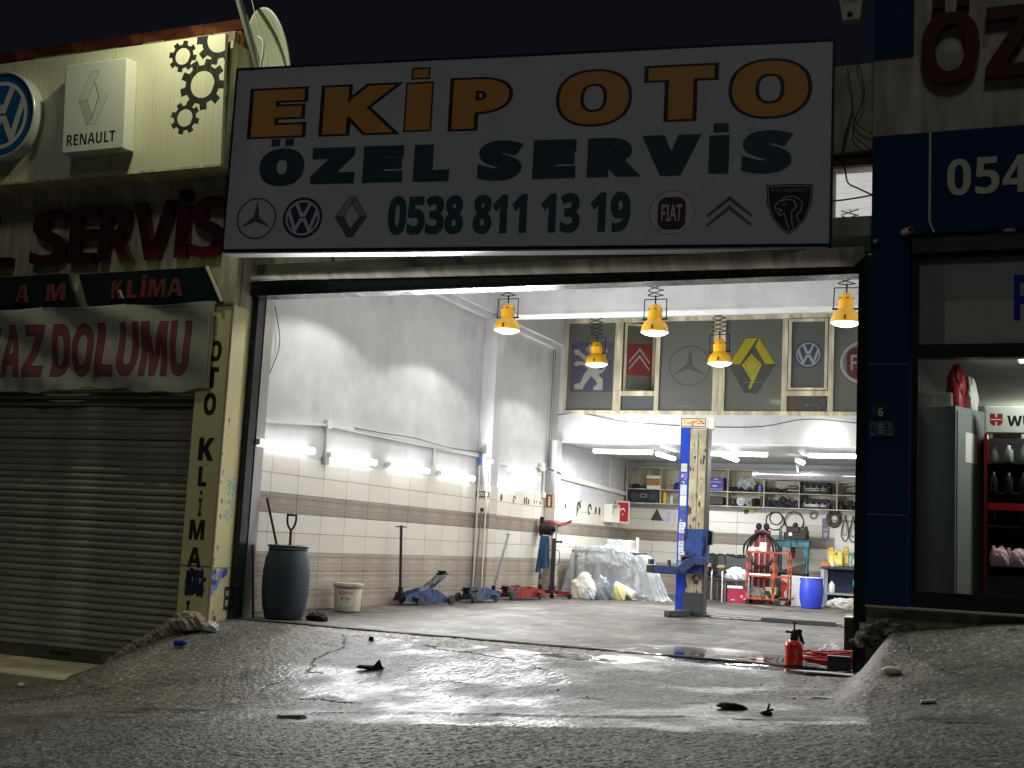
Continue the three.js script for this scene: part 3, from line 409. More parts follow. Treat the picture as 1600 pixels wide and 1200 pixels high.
// ---------- the closed shop beside the garage ----------
{
  const shop = thing('closed_shop', 'closed shop with grey roller shutter, cream cladding and peeling painted pillar', 'building');
  const concrete = mat(0x9d968a, .9, { map: grimeTint, bumpMap: plasterBump, bumpScale: .01 });
  part(shop, 'wall', [BX(-9, -.31, -1.2, 7.3, -6, .1)], concrete);
  part(shop, 'roof_edge', [BX(-9, -.28, 7.0, 7.25, .2, .42)], mat(0xffffff, .9, { map: rustTint, bumpMap: plasterBump, bumpScale: .01 }));
  part(shop, 'rusted_angle', [BX(-9, -.25, 7.33, 7.44, .1, .36), BX(-9, -.25, 7.3, 7.33, -.2, .36)], mat(0xb39a86, .9, { map: rustTint, metalness: .2 }));
  const rr = rng(33);
  for (let k = 0; k < 22; k++) { const w = .35 + rr() * .015; part(shop, 'coping_brick', [RB(w, .13 + rr() * .025, .12, -.47 - k * .37, 7.135 + rr() * .012, .46, [0, 0, (rr() - .5) * .025], .014)], mat([0x9c8a78, 0xa89a86, 0x7d6250, 0xa8977c][k % 4], .9, { map: grimeTint })); }
  // upper cladding leans slightly over the street; lower cladding is set back under it
  const clad = (w, h, draw) => mat(0xffffff, .45, { map: canvasTex(w, h, (g, W, H) => { g.fillStyle = '#d6d3b6'; g.fillRect(0, 0, W, H); streaks(g, W, H, 340, w + h, '#8f8c70', .22, 1); streaks(g, W, H, 160, 9 + w, '#f0edd2', .25, 1); draw && draw(g, W, H); }) });
  const upper = clad(512, 512), gears = clad(1024, 1024, (g, w, h) => {
    const X = x => (x + 1.98) / 1.72 * w, Y = y => (7.08 - y) / 1.63 * h, k = '#23241f';
    gear(g, X(-.9), Y(6.86), w * .125, k, 8, .2); gear(g, X(-.58), Y(6.47), w * .2, k, 9, .1); gear(g, X(-.83), Y(6.07), w * .13, k, 8, .3); gear(g, X(-.35), Y(7.02), w * .2, k, 9, .4); streaks(g, w, h, 220, 5, '#cfccb0', .3, .9);
  });
  const lean = .075;
  for (const [x0, x1, m] of [[-1.975, -.26, gears], [-3.68, -1.99, upper], [-5.4, -3.695, upper], [-7.1, -5.415, upper], [-9, -7.115, upper]]) {
    const g = new THREE.BoxGeometry(x1 - x0, 1.63, .06); const o = part(shop, 'cladding_panel', g, m); o.position.set((x0 + x1) / 2, 6.265, .66); o.rotation.x = lean;
  }
  part(shop, 'cladding_return', [BX(-.3, -.262, 5.45, 7.05, .1, .58)], mat(0xd6d3b6, .5, { map: grimeTint }));
  for (const [x0, x1] of [[-1.975, -.26], [-3.68, -1.99], [-5.4, -3.695], [-9, -5.415]]) part(shop, 'soffit_panel', [BX(x0, x1, 5.42, 5.45, .2, .63)], mat(0xd6d3b6, .5, { map: grimeTint }));
  for (const [x0, x1] of [[-1.92, -.3], [-3.6, -1.93], [-5.3, -3.61], [-9, -5.31]]) part(shop, 'lower_panel', [BX(x0, x1, 4.2, 5.42, .14, .2)], mat(0xdcd9c0, .5, { map: grimeTint }));
  part(shop, 'backing_board', [BX(-9, -.3, 3.7, 4.2, .1, .38)], mat(0xcfccb4, .6, { map: grimeTint }));
  part(shop, 'side_block', [BX(-.3, -.05, 3.72, 5.5, -.02, .4)], mat(0xd9d3bd, .7, { map: grimeTint }));
  part(shop, 'block_joint', [BX(-.05, -.046, 3.72, 5.4, .3, .306)], mat(0x3a3832, .9));

  // painted pillar with the trade lettered down its front
  const pillarFront = mat(0xffffff, .6, { map: canvasTex(256, 2048, (g, w, h) => {
    g.fillStyle = '#d8d09c'; g.fillRect(0, 0, w, h); streaks(g, w, h, 160, 41, '#98906a', .2, .6); speck(g, w, h, 500, 42, ['#8f8862', '#ddd6aa'], .4, 8);
    const Y = y => (3.72 - y) / 4.5 * h, X = x => (x + .52) / .47 * w, k = '#211d1a';
    for (const [ch, x, y, a, b] of [['O', -.25, 3.15, .1, .13], ['T', -.27, 2.82, .1, .13], ['O', -.27, 2.5, .1, .14], ['K', -.27, 1.95, .12, .14], ['L', -.29, 1.62, .07, .12], ['I', -.29, 1.25, .028, .11], ['M', -.31, .98, .12, .12], ['A', -.31, .65, .11, .12], ['C', -.32, .36, .11, .13], ['I', -.35, .02, .03, .12]]) fit(g, ch, X(x - a), Y(y + b), X(x + a), Y(y - b), { fill: k, fat: 10 });
    g.fillStyle = k; g.fillRect(X(-.31), Y(1.45), X(-.27) - X(-.31), Y(1.4) - Y(1.45));
    const r = rng(7); g.fillStyle = '#1d2148'; for (let i = 0; i < 170; i++) { const a = r() * 6.3, q = Math.sqrt(r()); disc(g, X(-.27 + Math.cos(a) * q * .15), Y(.36 + Math.sin(a) * q * .17 + .04 * Math.sin(a * 3)), 4 + r() * 12, '#1d2148'); }
    g.fillStyle = '#3c3b30'; g.fillRect(0, Y(.56), w, 7); g.strokeStyle = '#8c8a72'; g.lineWidth = 3; for (let i = 0; i < 16; i++) { const y = Y(2.1 - r() * 1.5), x = w * (.3 + r() * .4); g.beginPath(); g.moveTo(x, y); g.lineTo(x + 30 * r() - 15, y + 40 * r()); g.stroke(); }
  }), bumpMap: plasterBump, bumpScale: .01 });
  const pillarSide = mat(0xffffff, .65, { map: canvasTex(256, 2048, (g, w, h) => {
    g.fillStyle = '#d8d09c'; g.fillRect(0, 0, w, h); streaks(g, w, h, 120, 51, '#a79f6e', .2, .6); speck(g, w, h, 500, 52, ['#b6ad78', '#e4dcae', '#8d865f'], .4, 7);
    const Y = y => (3.72 - y) / 4.5 * h, r = rng(17);
    g.strokeStyle = '#5a9cc4'; g.lineWidth = 13; g.globalAlpha = .55; for (let i = 0; i < 46; i++) { const x = w * (.35 + r() * .5), y = Y(1.62 - r() * .5); g.beginPath(); g.moveTo(x, y); g.lineTo(x + 34 * (r() - .5), y + 60 * (r() - .3)); g.stroke(); } g.globalAlpha = 1;
    for (let i = 0; i < 30; i++) { const t = r(); disc(g, w * (.02 + .6 * t), Y(.5 - r() * .3 * (1 - t)), 10 + r() * 16, r() < .5 ? '#4750a8' : '#8a8cc0'); }
    fit(g, 'E', w * .62, Y(.32), w * .86, Y(.04), { fill: '#3a372c' }); g.fillStyle = '#8b8460'; g.fillRect(0, Y(.55), w, 6);
    for (let i = 0; i < 24; i++) disc(g, w * r() * .2, Y(2.6 - r() * 2.8), 3 + r() * 12, '#8d8a80'); for (let i = 0; i < 60; i++) disc(g, w * r(), Y(-.02 - r() * .4), 4 + r() * 15, ['#8d8a80', '#6d6a60', '#b7b08a'][i % 3]);
  }), bumpMap: plasterBump, bumpScale: .01 });
  const pg = new RoundedBoxGeometry(.47, 4.5, .46, 3, .018); const pil = part(shop, 'pillar', pg, mat(0x9a9780, .8, { bumpMap: plasterBump, bumpScale: .01 })); pil.position.set(-.285, 1.47, .2);
  { const f = part(shop, 'painted_front', new THREE.PlaneGeometry(.435, 4.5), pillarFront); f.position.set(-.285, 1.47, .433); const s = part(shop, 'painted_side', new THREE.PlaneGeometry(.425, 4.5), pillarSide); s.position.set(-.047, 1.47, .2); s.rotation.y = Math.PI / 2; }
  part(shop, 'pillar_cap', [BX(-.56, -.06, 3.72, 3.755, -.02, .45)], mat(0x77756a, .6));

  // roller shutter: each slat its own curved bar
  const sh = part(shop, 'roller_shutter', [BX(-5.0, -.52, -.76, 3.3, .2, .232)], mat(0x3d3f3b, .7));
  const slat = EX([[0, 0], [.012, .004], [.026, .022], [.031, .04], [.026, .06], [.01, .08], [0, .084]], 4.4, 0, 0, 0, 0, [0, -Math.PI / 2, 0]); slat.translate(-.53, 0, .235);
  const slatM = [0xc2c4bb, 0xb8bab0, 0xcacbc3].map((c, i) => mat(c, .36, { metalness: .15, map: grimeTint, roughnessMap: metalRough }));
  for (let k = 0; k < 42; k++) { const o = part(sh, 'slat', slat, slatM[(k * 7) % 3]); o.position.y = -.59 + .0855 * k; o.position.z = .004 * (hash(k, 3, 9) - .5); o.rotation.z = (hash(k, 4, 9) - .5) * .0016; o.rotation.x = (hash(k, 5, 9) - .5) * .05; }
  part(sh, 'bottom_rail', [RB(4.4, .14, .05, -2.73, -.66, .262, null, .008)], mat(0x6f716b, .45, { metalness: .5, map: grimeTint }));
  part(sh, 'pull_handle', [rod([-2.5, -.64, .3], [-2.2, -.64, .3], .012), rod([-2.5, -.64, .28], [-2.5, -.64, .3], .012), rod([-2.2, -.64, .28], [-2.2, -.64, .3], .012)], blackIron); part(sh, 'lock_plate', RB(.16, .09, .02, -1.6, -.64, .295, null, .004), alu);
  part(sh, 'guide_channel', [BX(-.56, -.52, -.75, 2.9, .23, .34)], mat(0x5d5f58, .6, { metalness: .3 }));
  struct('forecourt', [BX(-9, -.9, -1.0, -.735, .2, 1.75)], mat(0xffffff, .75, { map: tex(512, 512, (u, v) => { const a = fbm(u * 3, v * 9, 151, 5, 0), b = fbm(u * 12, v * 12, 152, 4, 12); const l = .74 + (a - .5) * .34 + (b - .5) * .14; return [l, l * .95, l * .8]; }, { srgb: true, size: [3, 3] }) }));
}
// lit signs and lettering of the closed shop
{
  const s = thing('square_box_sign', 'square white box sign with thin diamond outline and black capitals on cream cladding', 'sign', [-2.1, 6.27, .72]);
  s.rotation.x = .075;
  part(s, 'box', RB(1.0, 1.16, .2, 0, 0, .08, null, .012), mat(0xcfd0c4, .4));
  part(s, 'printed_face', put(new THREE.PlaneGeometry(.96, 1.12), 0, 0, .183), phys(0xffffff, .3, { map: canvasTex(824, 960, (g, w, h) => {
    g.fillStyle = '#dcdccf'; g.fillRect(0, 0, w, h); streaks(g, w, h, 70, 61, '#a9a998', .16, .7); g.strokeStyle = '#4c4d4a'; g.lineWidth = 4;
    const X = x => (x - 450) / 410 * w, Y = y => (y - 440) / 510 * h, ln = (pts, fill, lw) => { g.beginPath(); pts.forEach((p, i) => i ? g.lineTo(X(p[0]), Y(p[1])) : g.moveTo(X(p[0]), Y(p[1]))); if (fill) { g.fillStyle = fill; g.fill(); } g.lineWidth = lw || 4; g.stroke(); };
    ln([[625, 485], [688, 482], [655, 550], [610, 655], [550, 655], [625, 485]], '#d2d2c6'); ln([[550, 655], [610, 650], [655, 775], [612, 802], [550, 655]], '#bdbdb1'); ln([[655, 550], [688, 640], [640, 775], [612, 802], [672, 797], [752, 632]], '#d2d2c6'); ln([[655, 550], [688, 640], [640, 770]], null, 9);
    fit(g, 'RENAULT', X(476), Y(848), X(812), Y(915), { fill: '#1d1d1d' });
  }) }));
  const d = thing('round_emblem_sign', 'round blue and white letter emblem sign beside the square box sign', 'sign', [-3.7, 6.31, .72]); d.rotation.x = .075;
  part(d, 'body', C(.58, .58, .16, 0, 0, .06, [Math.PI / 2, 0, 0], 64), mat(0xbfc2bb, .35));
  part(d, 'rim', put(new THREE.TorusGeometry(.57, .022, 10, 64), 0, 0, .14), mat(0xd8dad4, .3, { metalness: .4 }));
  part(d, 'printed_face', put(new THREE.CircleGeometry(.56, 64), 0, 0, .147), phys(0xffffff, .25, { map: canvasTex(768, 768, (g, w) => { const gr = g.createLinearGradient(0, 0, w, 0); gr.addColorStop(0, '#1f5f96'); gr.addColorStop(1, '#16456f'); g.fillStyle = '#12304e'; g.fillRect(0, 0, w, w); vwMark(g, w / 2, w / 2, w * .47, '#1d5a8e', '#c9cdc6'); disc(g, w / 2, w / 2, w * .485, null, '#123a5e', w * .03); }) }));
  const red = phys(0x421616, .22, { clearcoat: .7, clearcoatRoughness: .08 });
  const n = thing('raised_letter_sign', 'large glossy dark red raised letters on the cladding above the dark strip', 'sign', [0, 0, .202]);
  for (const [ch, a, b, c, e] of [['S', -3.52, -2.9, 4.38, 5.14], ['E', -2.86, -2.4, 4.38, 5.13], ['R', -2.36, -1.8, 4.38, 5.13], ['V', -1.82, -1.15, 4.37, 5.14], ['S', -.9, -.34, 4.37, 5.15], ['L', -4.4, -3.86, 4.38, 5.13]]) part(n, 'letter', letter(ch, a, b, c, e, .1, .005), red);
  part(n, 'letter', [RB(.19, .68, .1, -1.03, 4.72, .055, null, .01)], red); part(n, 'letter_dot', RB(.19, .14, .1, -1.03, 5.2, .055, null, .01), red);
  for (const [i, x0, x1, sl] of [[0, -2.4, -.2, 1], [1, -4.6, -2.44, 1]]) {
    const t = thing('glass_trade_strip', i ? 'dark glossy strip panel carrying two small letters next to the air conditioning strip' : 'dark glossy slanted strip panel with small red letters over the torn banner', 'sign', [0, 0, .41], 0, 'dark trade strips above the banner');
    const g = EX([[x0 + .1, 3.79], [x1, 3.76], [x1 - .26, 4.2], [x0 - .08, 4.18]], .05, .006); part(t, 'panel', g, phys(0x16211f, .1, { clearcoat: 1, clearcoatRoughness: .04 }));
    if (!i) part(t, 'edge_strip', [bar([x1 + .005, 3.76, .06], [x1 - .258, 4.2, .06], .03, .03)], mat(0xd9d2b6, .5));
    const m = phys(0x96564e, .16, { clearcoat: .8, metalness: .5 });
    const row = i ? [['A', -3.5, -3.3], ['M', -2.98, -2.68]] : [['K', -1.9, -1.72], ['L', -1.65, -1.5], ['M', -1.31, -1.06], ['A', -1.02, -.8]];
    for (const [ch, a, b] of row) part(t, 'letter', letter(ch, a, b, 3.84, 4.07, .03, .05), m);
    if (!i) { part(t, 'letter', RB(.055, .23, .03, -1.4, 3.955, .068, null, .004), m); part(t, 'letter_dot', RB(.055, .05, .03, -1.4, 4.105, .068, null, .004), m); }
  }
  // torn banner
  const W = 4.6, H = 1.1, g = new THREE.PlaneGeometry(W, H, 150, 40), p = g.attributes.position;
  for (let i = 0; i < p.count; i++) {
    const x = p.getX(i), y = p.getY(i), t = (y / H + .5), e = ss(0, .3, 1 - Math.abs(x / W) * 2);
    const sag = .05 * Math.abs(Math.sin(x * 2.4 + 1)) * ss(.3, 1, t), dia = Math.sin((x * 1.3 + y * 3.2) * 3.1 + 2 * fbm(x + 9, y + 9, 161, 3)) * .018, v = Math.sin(x * 21 + 3 * fbm(x * 2 + 9, y * 3 + 9, 162, 3)) * .007 * (1 - t);
    p.setZ(i, .03 + sag + (dia + v) * (.4 + .6 * e) + .03 * (fbm(x * 2 + 9, y * 2 + 9, 163, 4) - .5)); p.setY(i, y + (t < .02 ? .03 * Math.sin(x * 3) - .015 * Math.sin(x * 11) : 0) - (t > .97 ? .04 * Math.abs(Math.sin(x * 2.4 + 1)) : 0));
  }
  g.computeVertexNormals();
  const ban = thing('torn_banner', 'creased grey cloth banner with tall dark red capitals hung over the roller shutter', 'banner', [-2.58, 3.22, .44]);
  part(ban, 'cloth', g, mat(0xffffff, .6, { side: THREE.DoubleSide, map: canvasTex(2048, 490, (c, w, h) => {
    c.fillStyle = '#9a988c'; c.fillRect(0, 0, w, h); speck(c, w, h, 900, 71, ['#6e6d62', '#98978a'], .35, 18); streaks(c, w, h, 160, 72, '#5f5d52', .22, .8);
    const X = x => (x + 2.58 + W / 2) / W * w, Y = y => (3.77 - y) / H * h; const o = { fill: '#7a4244', line: '#4c2224', fat: 8, inner: 2 };
    for (const [ch, a, b] of [['G', -4.02, -3.68], ['A', -3.66, -3.32], ['Z', -3.28, -2.93], ['D', -2.8, -2.48], ['O', -2.46, -2.11], ['L', -2.07, -1.77], ['U', -1.73, -1.4], ['M', -1.36, -.95], ['U', -.91, -.6]]) fit(c, ch, X(a), Y(3.53), X(b), Y(2.84), o);
  }) }));
  part(ban, 'tie_cord', [rod([W / 2 - .02, H / 2 - .03, .03], [W / 2 + .05, H / 2 + .02, .0], .004), TB([[2.24, .5, .05], [2.243, .2, .055], [2.25, -.3, .05]], .004, 12)], mat(0xcfcab8, .6));
}
// lump of spilled concrete that runs down beside the shutter, and the litter on it
{
  const g = []; for (let k = 0; k < 9; k++) { const t = k / 8, r = .75 + .5 * t + .25 * (hash(k, 2, 31) - .5); g.push(lump(.17 * r, .1 * r, .13 * r, 171 + k, .42, lerp(-.56, .42, t), lerp(-.3, .2, t) + .02 * (hash(k, 1, 31) - .5), .05 * (hash(k, 3, 31) - .5), 3, 4.5)); }
  const o = solo('concrete_lump', g, mat(0xbab5a8, .95, { map: grimeTint, bumpMap: plasterBump, bumpScale: .02 }), 'rough grey concrete lump sloping down beside the roller shutter', 'concrete', [-.6, -.37, .63], .06);
}

// ---------- the lit parts shop on the other side ----------
{
  const navy = mat(0x1a3654, .35, { roughnessMap: metalRough }), ivory = mat(0xb9b8a6, .5, { map: grimeTint }), frame = mat(0x1d2323, .4, { metalness: .3 });
  const shop = thing('parts_shop', 'dark blue clad parts shop with lit display window on a concrete plinth', 'building');
  part(shop, 'side_wall', [BX(7.82, 7.84, .58, 6.9, -4.4, .02)], mat(0x8d8f8e, .8, { map: plasterTint }));
  part(shop, 'back_wall', [BX(7.84, 14, .58, 6.9, -4.5, -4.4)], mat(0xb7b6ae, .8, { map: plasterTint }));
  part(shop, 'side_wall', [BX(13.9, 14, .58, 6.9, -4.4, .02)], ivory);
  part(shop, 'ceiling', [BX(7.84, 13.9, 3.1, 3.2, -4.4, .0)], whitePaint);
  part(shop, 'shop_floor', [BX(7.84, 13.9, .5, .6, -4.4, .06)], mat(0x6d6b66, .5));
  part(shop, 'roof', [BX(7.82, 14, 6.9, 7.0, -4.4, .02)], ivory);
  part(shop, 'plinth', (() => { const g = EX([[7.43, -.4], [14, -.4], [14, .585], [7.43, .585]], .5, 0, 0, 0, -.4); return [g]; })(), mat(0xa39e90, .95, { map: grimeTint, bumpMap: plasterBump, bumpScale: .03 }));
  part(shop, 'sill_strip', [BX(7.43, 14, .585, .605, -.1, .2)], mat(0xb4ad98, .6));
  // blue column in three plates
  for (const [y0, y1] of [[.605, 1.475], [1.485, 2.955], [2.965, 4.26]]) part(shop, 'column_plate', [BX(7.43, 7.8, y0, y1, .0, .16)], navy);
  part(shop, 'column_body', [BX(7.44, 7.82, .59, 6.8, -.3, -.002)], frame);
  part(shop, 'joint_strip', [BX(7.43, 7.81, 1.475, 1.485, .1, .163), BX(7.43, 7.81, 2.955, 2.965, .1, .163)], mat(0x8c8e8c, .4, { metalness: .6 }));
  part(shop, 'corner_trim', [BX(7.802, 7.822, .605, 3.1, .06, .168)], mat(0x22345a, .35));
  // fascia
  part(shop, 'fascia_panel', [BX(7.43, 7.82, 6.12, 6.85, .0, .17)], navy);
  part(shop, 'fascia_panel', [BX(7.43, 14, 5.3, 6.12, .0, .15), BX(7.82, 14, 6.12, 6.85, .0, .15)], ivory);
  part(shop, 'fascia_band', [BX(7.43, 7.98, 4.27, 5.3, .0, .16)], navy); part(shop, 'fascia_band', [BX(7.995, 14, 4.27, 5.3, .0, .16)], navy);
  part(shop, 'seam_strip', [BX(7.975, 7.998, 4.38, 5.3, .155, .17), bar([7.987, 4.38, .163], [8.03, 4.27, .163], .02, .012)], mat(0xa9aaa4, .5));
  part(shop, 'awning_rail', [BX(7.82, 14, 4.08, 4.27, -.02, .12)], mat(0x34383a, .5, { map: grimeTint }));
  // window: frame, frosted top light, glass
  const w = part(shop, 'shop_window', [BX(7.82, 7.885, .605, 4.08, -.06, .08), BX(7.885, 14, 3.03, 3.165, -.06, .08), BX(7.885, 14, .605, .76, -.06, .08), BX(7.885, 14, 4.03, 4.08, -.06, .08)], frame);
  { const g = new THREE.BoxGeometry(4, .87, .012), o = part(w, 'top_light', g, phys(0xffffff, .3, { map: canvasTex(1024, 220, (c, W, H) => { c.fillStyle = '#a9a69c'; c.fillRect(0, 0, W, H); c.fillStyle = '#8f8f8c'; c.fillRect(0, 0, W, H * .5); c.fillStyle = '#7c7c7a'; c.fillRect(0, 0, W * .06, H); speck(c, W, H, 300, 81, ['#7e7c74', '#b9b6ac'], .25, 20); fit(c, 'P', W * .218, H * .22, W * .262, H * .74, { fill: '#1a2a8c' }); }), clearcoat: .5 }), 'pale frosted pane above the shop glass with a blue letter'); o.position.set(9.885, 3.6, .02); }
  { const o = part(w, 'glass', new THREE.PlaneGeometry(6, 2.27), phys(0xffffff, .03, { transmission: 1, thickness: 0, ior: 1.45, color: 0xb4c0bc })); o.position.set(10.885, 1.895, .02); }
  // signs on it
  const red = phys(0x4a1216, .3, { clearcoat: .4 });
  const rs = thing('red_letter_sign', 'large dark red raised letters on the ivory fascia of the parts shop', 'sign', [0, 0, .152]);
  part(rs, 'letter', letter('O', 7.9, 8.45, 5.76, 6.5, .1, 0), red); for (const x of [8.06, 8.29]) part(rs, 'letter_dot', RB(.12, .1, .1, x, 6.6, .05, null, .01), red); part(rs, 'letter', letter('Z', 8.5, 9.0, 5.78, 6.5, .1, 0), red);
  const ns = thing('phone_number_sign', 'pale telephone digits on the blue fascia band of the parts shop', 'sign', [0, 0, .162]);
  for (const [ch, a, b] of [['0', 8.15, 8.37], ['5', 8.41, 8.63], ['4', 8.66, 8.9]]) part(ns, 'digit', letter(ch, a, b, 4.63, 5.0, .012, 0), mat(0xb9b9a9, .5));
  const pl = thing('house_number_plate', 'small dark number plate over a worn pale sticker on the blue column', 'plate', [7.545, 2.42, .163]);
  part(pl, 'plate', RB(.13, .13, .01, 0, .06, .006, null, .004), mat(0x1e2a3e, .4)); part(pl, 'digit', letter('6', -.025, .025, .02, .1, .003, .011), mat(0xc8c4ae, .5));
  part(pl, 'sticker', put(new THREE.PlaneGeometry(.23, .15), .01, -.1, .004), mat(0xffffff, .6, { map: canvasTex(128, 84, (c, W, H) => { c.fillStyle = '#3d4650'; c.fillRect(0, 0, W, H); const r = rng(4); for (let i = 0; i < 90; i++) { c.globalAlpha = .7; c.fillStyle = ['#77797a', '#59605e', '#20283a', '#8b8b84'][i % 4]; c.fillRect(r() * W, r() * H, 4 + r() * 16, 3 + r() * 6); } c.globalAlpha = 1; c.fillStyle = '#9a9b92'; for (let i = 0; i < 4; i++) c.fillRect(48, 16 + i * 15, 26, 8); }) }));
  const cam1 = thing('security_camera', 'small white bullet camera with dark lens under the blue band', 'camera', [7.76, 4.28, .2], .6); part(cam1, 'body', C(.03, .03, .13, 0, 0, .03, [Math.PI / 2, 0, 0], 16), mat(0xd8d6cc, .4)); part(cam1, 'lens', C(.022, .022, .01, 0, 0, .1, [Math.PI / 2, 0, 0], 16), mat(0x5a1414, .2)); part(cam1, 'mount', [rod([0, .02, -.02], [0, .03, -.12], .012)], mat(0xb7b5ac, .5));
  const cam2 = thing('dome_camera', 'tiny grey camera with glinting lens on the corner of the blue column', 'camera', [7.49, 4.2, .19]); part(cam2, 'body', S(.032, 0, 0, 0, 1, 1, 1), mat(0x4a4c4e, .4)); part(cam2, 'lens', S(.018, -.018, -.006, .022), mat(0xd8dada, .15)); part(cam2, 'mount', B(.03, .03, .05, .02, .01, -.02), mat(0x3b3d40, .5));
  solo('ceiling_downlight', [C(.07, .06, .02, 0, 0, 0, null, 24)], mat(0xd0cfc4, .4), 'round pale cover plate under the edge of the blue fascia band', 'light fitting', [8.72, 4.262, .1]);
  // inside the shop
  const cab = thing('steel_cabinet', 'tall grey steel cabinet with closed door inside the shop window', 'cabinet', [8.16, .6, -.62], -.42);
  part(cab, 'body', RB(.4, 2.0, .62, 0, 1.0, 0, null, .006), mat(0x9a9c9b, .4, { metalness: .2 })); part(cab, 'door', RB(.012, 1.9, .58, .207, 1.0, 0, null, .003), mat(0x9a9c9b, .4, { metalness: .2 })); part(cab, 'handle', [RB(.02, .025, .08, .223, 1.25, -.18, null, .005)], alu); part(cab, 'paper_sheet', B(.003, .3, .24, .216, 1.6, .02), chalk);
  const bag = (n, l, p, geos, m, cat = 'bag') => solo(n, geos, m, l, cat, p);
  bag('red_bag', 'tall red carrier bag standing on the steel cabinet', [8.2, 2.598, -.62], [lump(.1, .3, .1, 3, .3, 0, 0, 0, 2)], mat(0xa3202c, .4)); bag('white_bag', 'crumpled white bag leaning on the red carrier bag', [8.33, 2.598, -.68], [lump(.075, .22, .1, 5, .35, 0, 0, 0, 2)], mat(0xd9d9d4, .5));
  solo('patterned_box', [RB(.3, .16, .22, 0, .08, 0, null, .01)], mat(0xb5b3ad, .6, { map: grimeTint }), 'pale patterned box on the cabinet beside the red bag', 'box', [8.02, 2.598, -.56]);
  for (const [i, x, y, wd, c] of [[0, 8.55, 2.4, .2, 0xc7b07a], [1, 8.85, 2.4, .25, 0xd6cfc0], [2, 8.6, 2.62, .3, 0xa58d5e]]) solo('carton', [RB(wd, .2, .25, 0, .1, 0, null, .008)], mat(c, .7, { map: grimeTint }), ['tan carton low on the back wall shelf of the shop', 'whitish carton beside the tan one on the back wall shelf', 'brown carton topmost on the back wall shelf of the shop'][i], 'box', [x, y, -3.9], .1 * i, 'cartons on the shop shelf');
  const bs = thing('wall_shelf', 'plain board shelf carrying cartons on the shop back wall', 'shelf', [8.7, 2.38, -4.1]); part(bs, 'board', B(1.1, .03, .5, 0, 0, 0), chalk); part(bs, 'bracket', [bar([-.3, -.02, .2], [-.3, -.3, -.28], .02, .02), bar([.3, -.02, .2], [.3, -.3, -.28], .02, .02)], blackIron); part(bs, 'post', [BX(-.54, -.5, -1.8, .55, -.2, -.16), BX(.5, .54, -1.8, .55, -.2, -.16)], steelRod);
  const st = thing('red_display_stand', 'red and dark steel product stand with white header board behind the shop glass', 'display stand', [9.05, .6, -.75], 0);
  const stR = mat(0x7c0f16, .4), stD = mat(0x2a2326, .5);
  part(st, 'side_panel', BX(-.58, -.55, 0, 1.75, -.25, .25), stR); part(st, 'side_panel', BX(.55, .58, 0, 1.75, -.25, .25), stR); part(st, 'back_panel', BX(-.55, .55, 0, 1.75, -.25, -.23), stD); part(st, 'base', BX(-.55, .55, 0, .35, -.23, .25), stD);
  part(st, 'header', [RB(1.16, .27, .05, 0, 1.89, .22, null, .008)], mat(0xd6d6d2, .4)); part(st, 'header_print', put(new THREE.PlaneGeometry(1.12, .25), 0, 1.89, .247), mat(0xffffff, .4, { map: canvasTex(1024, 228, (c, W, H) => { c.fillStyle = '#dcdcd8'; c.fillRect(0, 0, W, H); c.beginPath(); c.roundRect(30, 58, 110, 112, [4, 4, 40, 40]); c.fillStyle = '#a6222b'; c.fill(); c.fillStyle = '#dcdcd8'; c.fillRect(76, 58, 18, 34); c.fillRect(76, 134, 18, 40); c.fillRect(36, 108, 98, 10); fit(c, 'WÜRTH', 178, 50, 640, 172, { fill: '#17181c', fat: 6 }); }) }));
  const shelfY = [.42, .82, 1.15, 1.45];
  shelfY.forEach((y, i) => part(st, 'shelf', BX(-.55, .55, y, y + .02, -.23, .24), stD)); part(st, 'shelf_strip', [BX(-.54, .54, .99, 1.06, .24, .25)], mat(0xffffff, .4, { map: canvasTex(256, 32, (c, W, H) => { c.fillStyle = '#b01822'; c.fillRect(0, 0, W, H); fit(c, 'MOTOR', 60, 6, 160, 26, { fill: '#e6e0dc' }); }) }));
  const rb = rng(91), lab = [['small dark bottle on the lower shelf of the red stand', .44], ['slim black bottle on the middle shelf of the red stand', .84], ['grey aerosol can on the upper shelf of the red stand', 1.17], ['clear capped jar on the top shelf of the red stand', 1.47]], bm = [mat(0xd3a3a8, .4), mat(0x17181a, .35), mat(0x2a2c2e, .3), mat(0x9fa4a2, .25)];
  lab.forEach(([l, y], i) => { for (let k = 0; k < 7; k++) { const h = .16 + rb() * .06, r = .035 + rb() * .012; solo(['small_bottle', 'slim_bottle', 'aerosol_can', 'jar'][i], [L([[0, 0], [r, 0], [r, h * .68], [r * .45, h * .82], [r * .45, h], [0, h]], 12)], bm[i], l, ['bottle', 'bottle', 'can', 'jar'][i], [8.56 + k * .14, .6 + y, -.62 + rb() * .1], 0, ['bottles', 'slim bottles', 'cans', 'jars'][i] + ' on the red stand'); } });
  for (let k = 0; k < 3; k++) solo('pink_bag', [lump(.1, .12, .08, 40 + k, .3, 0, 0, 0, 2)], mat(0xd9b3bd, .4), 'plump pale pink packet on the lowest shelf of the red stand', 'bag', [8.62 + k * .17, 1.04, -.55], 0, 'pink packets');
  // ceiling panel light and the bracket lamp on the back wall
  const cl = thing('ceiling_light', 'glowing panel light on the ceiling of the parts shop', 'lamp', [9.4, 3.08, -.3]); part(cl, 'housing', B(1.24, .04, .34, 0, 0, 0), chalk); part(cl, 'diffuser', B(1.2, .01, .3, 0, -.026, 0), mat(0xffffff, .5, { emissive: 0xffffff, emissiveIntensity: 2.2 }));
  const rl = new THREE.RectAreaLight(new THREE.Color(1, .96, .88), 24, 1.2, .3); rl.position.set(0, -.04, 0); rl.rotation.x = -Math.PI / 2; cl.add(rl);
